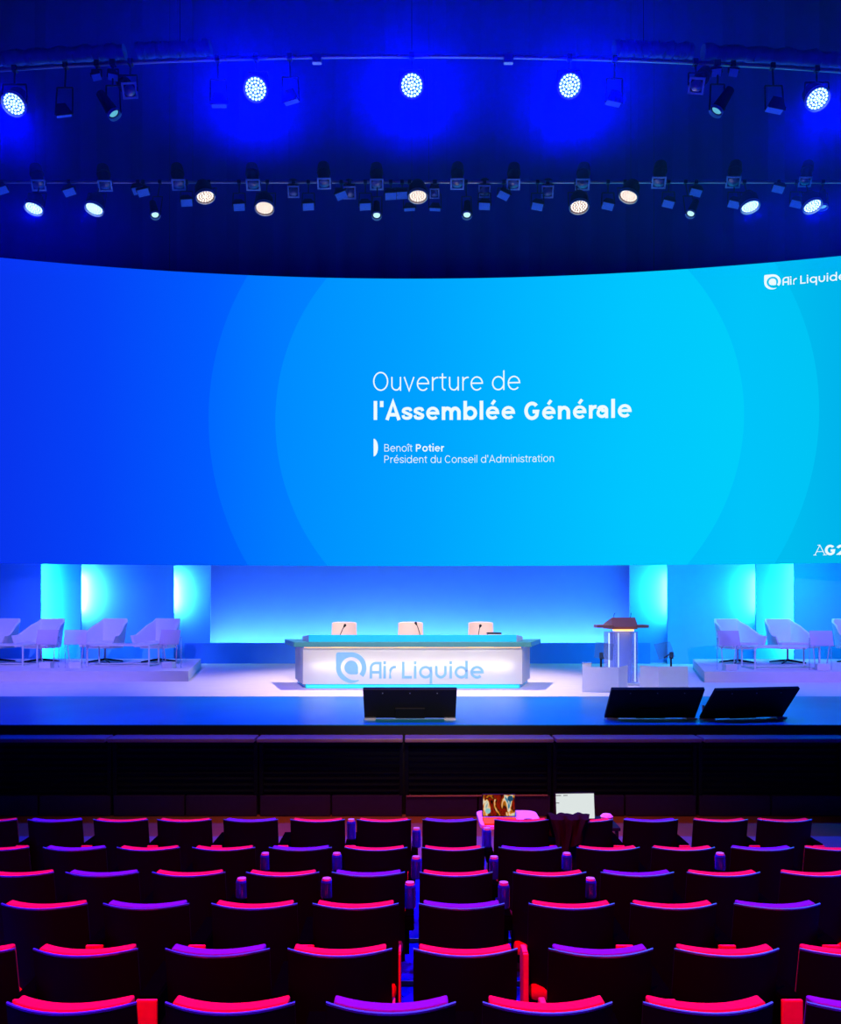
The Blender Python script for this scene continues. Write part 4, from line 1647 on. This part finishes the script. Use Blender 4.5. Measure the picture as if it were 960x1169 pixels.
def flood(px, py, d, w, h, a, b, roll_, label, pz, pyv):
    r = lamp_root('flood_spotlight', label, px, py, d, 'unlit flood lamps with flat faces')
    Rm = frame_for(px, py, a, b) @ Matrix.Rotation(roll_, 3, 'Z')
    T = lambda v: Rm @ Vector(v)
    mb = MB()
    mb.add([T((sx * w / 2 * k, sy * h / 2 * k, z)) for z, k in ((-0.16, 0.6), (-0.005, 1.06)) for sx, sy in ((-1, -1), (1, -1), (1, 1), (-1, 1))],
           [(3, 2, 1, 0), (4, 5, 6, 7), (0, 1, 5, 4), (1, 2, 6, 5), (2, 3, 7, 6), (3, 0, 4, 7)])
    mb.build('housing', M['black'], r)
    MB().box(T((0, 0, 0.0)), (w, h, 0.012), Rm).build('diffuser', face_m, r)
    mb = MB()
    mb.box(T((0, h * 0.56, 0.02)), (w * 1.1, 0.012, 0.05), Rm)
    mb.build('visor', M['black'], r)
    loc = r.location
    yoke(r, Rm, w * 0.6, (0, pyv - loc.y, pz - loc.z))
    return r


PROFILES = [(44, 211.5, 0.28), (120, 212, 0.28), (204, 211, 0.28), (289, 211, 0.29), (335, 219, 0.24), (370, 209.5, 0.28), (399, 220, 0.26), (430, 210.5, 0.28),
            (496, 221, 0.20), (522, 210, 0.28), (553, 218.5, 0.25), (586, 210.5, 0.28), (625, 219, 0.25), (665, 210.5, 0.29), (752, 208.5, 0.29), (837, 208, 0.29), (919, 207.5, 0.25)]
for i, (px, py, sz) in enumerate(PROFILES):
    high = py < 213
    profile(px, py, BD - (0.10 if high else 0.0), sz, 0.0, -0.9 if high else -0.35,
            'unlit profile lamp with square frame, %s from the left on the rear batten' %
            ['first', 'second', 'third', 'fourth', 'fifth', 'sixth', 'seventh', 'eighth', 'ninth', 'tenth', 'eleventh', 'twelfth', 'thirteenth', 'fourteenth', 'fifteenth', 'sixteenth', 'last'][i],
            PZ2 + (0.03 if high else 0), BD)
FLOODS = [(2, 217, 0.3), (79, 219, 0.3), (157.5, 217, 0.2), (163.5, 219.5, 0.2), (213, 231, 0.0), (273, 236, 0), (352, 235.5, 0), (389.5, 223, 0.35), (417, 235.5, 0), (446, 223.5, 0), (459, 222.5, 0),
          (467.5, 238.5, 0), (496.5, 238.5, 0), (553, 235, 0), (575, 223, -0.45), (613.5, 235.5, -0.15), (694, 235, -0.2), (763, 232.5, -0.2), (794.5, 219.5, -0.2), (838, 233, -0.2), (888.5, 215.5, -0.2), (909, 232.5, -0.2)]
FORD = ['first', 'second', 'third', 'fourth', 'fifth', 'sixth', 'seventh', 'eighth', 'ninth', 'tenth', 'eleventh', 'twelfth', 'thirteenth', 'fourteenth', 'fifteenth', 'sixteenth', 'seventeenth',
        'eighteenth', 'nineteenth', 'twentieth', 'twenty-first', 'last']
for i, (px, py, ro) in enumerate(FLOODS):
    small = py > 237
    flood(px, py, BD + (0.15 if small else 0), 0.22 if small else 0.225, 0.10 if small else 0.19, 0.1 if px < 470 else -0.1, -0.75, ro,
          'unlit flood lamp with flat pale face, %s from the left on the rear batten' % FORD[i], PZ2, BD)
# clusters on the front pipe
profile(148, 103.5, 12.1, 0.205, 0.2, -0.25, 'unlit profile lamp with tilted square frame in the left cluster of the front pipe', PZ1, pipe_y(-3.9))
profile(795, 98, 12.1, 0.215, -0.2, -0.35, 'unlit profile lamp with square frame in the right cluster of the front pipe', PZ1, pipe_y(3.9))
for px, py, w_, h_, a, b, ro, lb in ((110, 87.5, 0.12, 0.10, 0, -0.4, 0.2, 'left of two small faces, left cluster'), (129, 87.5, 0.13, 0.10, 0, -0.4, -0.2, 'right of two small faces, left cluster'),
                                  (73, 131, 0.20, 0.09, 0.2, -1.2, 0, 'low left of the left cluster on the front pipe'), (250, 119.5, 0.20, 0.12, 0, -1.3, 0, 'left below the second big blue lamp'),
                                  (332, 115.5, 0.20, 0.12, 0, -1.3, 0.4, 'right below the second big blue lamp'), (700.5, 117, 0.20, 0.14, 0, -1.3, -0.3, 'right below the fourth big blue lamp'),
                                  (818, 82.5, 0.125, 0.11, 0, -0.3, 0.1, 'left of two small faces, right cluster'), (837.5, 82.5, 0.12, 0.11, 0, -0.3, -0.1, 'right of two small faces, right cluster'),
                                  (884.5, 125, 0.22, 0.15, 0, -1.35, -0.3, 'left below the furthest right big blue lamp')):
    x = P(px, py, 12.15).x
    flood(px, py, 12.15, w_, h_, a, b, ro, 'unlit flood on the front pipe, ' + lb, PZ1, pipe_y(x))

# ================================================================== HAZE round the lamps
def haze(lo, hi, density, label):
    c = [(a + b) / 2 for a, b in zip(lo, hi)]
    s = [b - a for a, b in zip(lo, hi)]
    m = bpy.data.materials.new('haze')
    m.use_nodes = True
    nt = m.node_tree
    nt.nodes.clear()
    o = nt.nodes.new('ShaderNodeOutputMaterial')
    v = nt.nodes.new('ShaderNodeVolumeScatter')
    v.inputs['Density'].default_value = density
    v.inputs['Color'].default_value = (0.4, 0.4, 1.0, 1)  # whitish haze with the blue of the lamps put into its colour
    v.inputs['Anisotropy'].default_value = 0.35
    nt.links.new(v.outputs[0], o.inputs['Volume'])
    ob = MB().box(c, s).build('haze', m)
    tag(ob, label, 'haze', None, 'stuff')
    ob.visible_shadow = True
    return ob


haze((-13.9, 8.2, 8.75), (13.9, 16.2, 16.0), 0.03, 'thin theatrical haze hanging round the front lamps')
haze((-9.6, 16.3, 10.35), (9.6, 20.3, 16.0), 0.02, 'thin theatrical haze hanging round the rear batten')
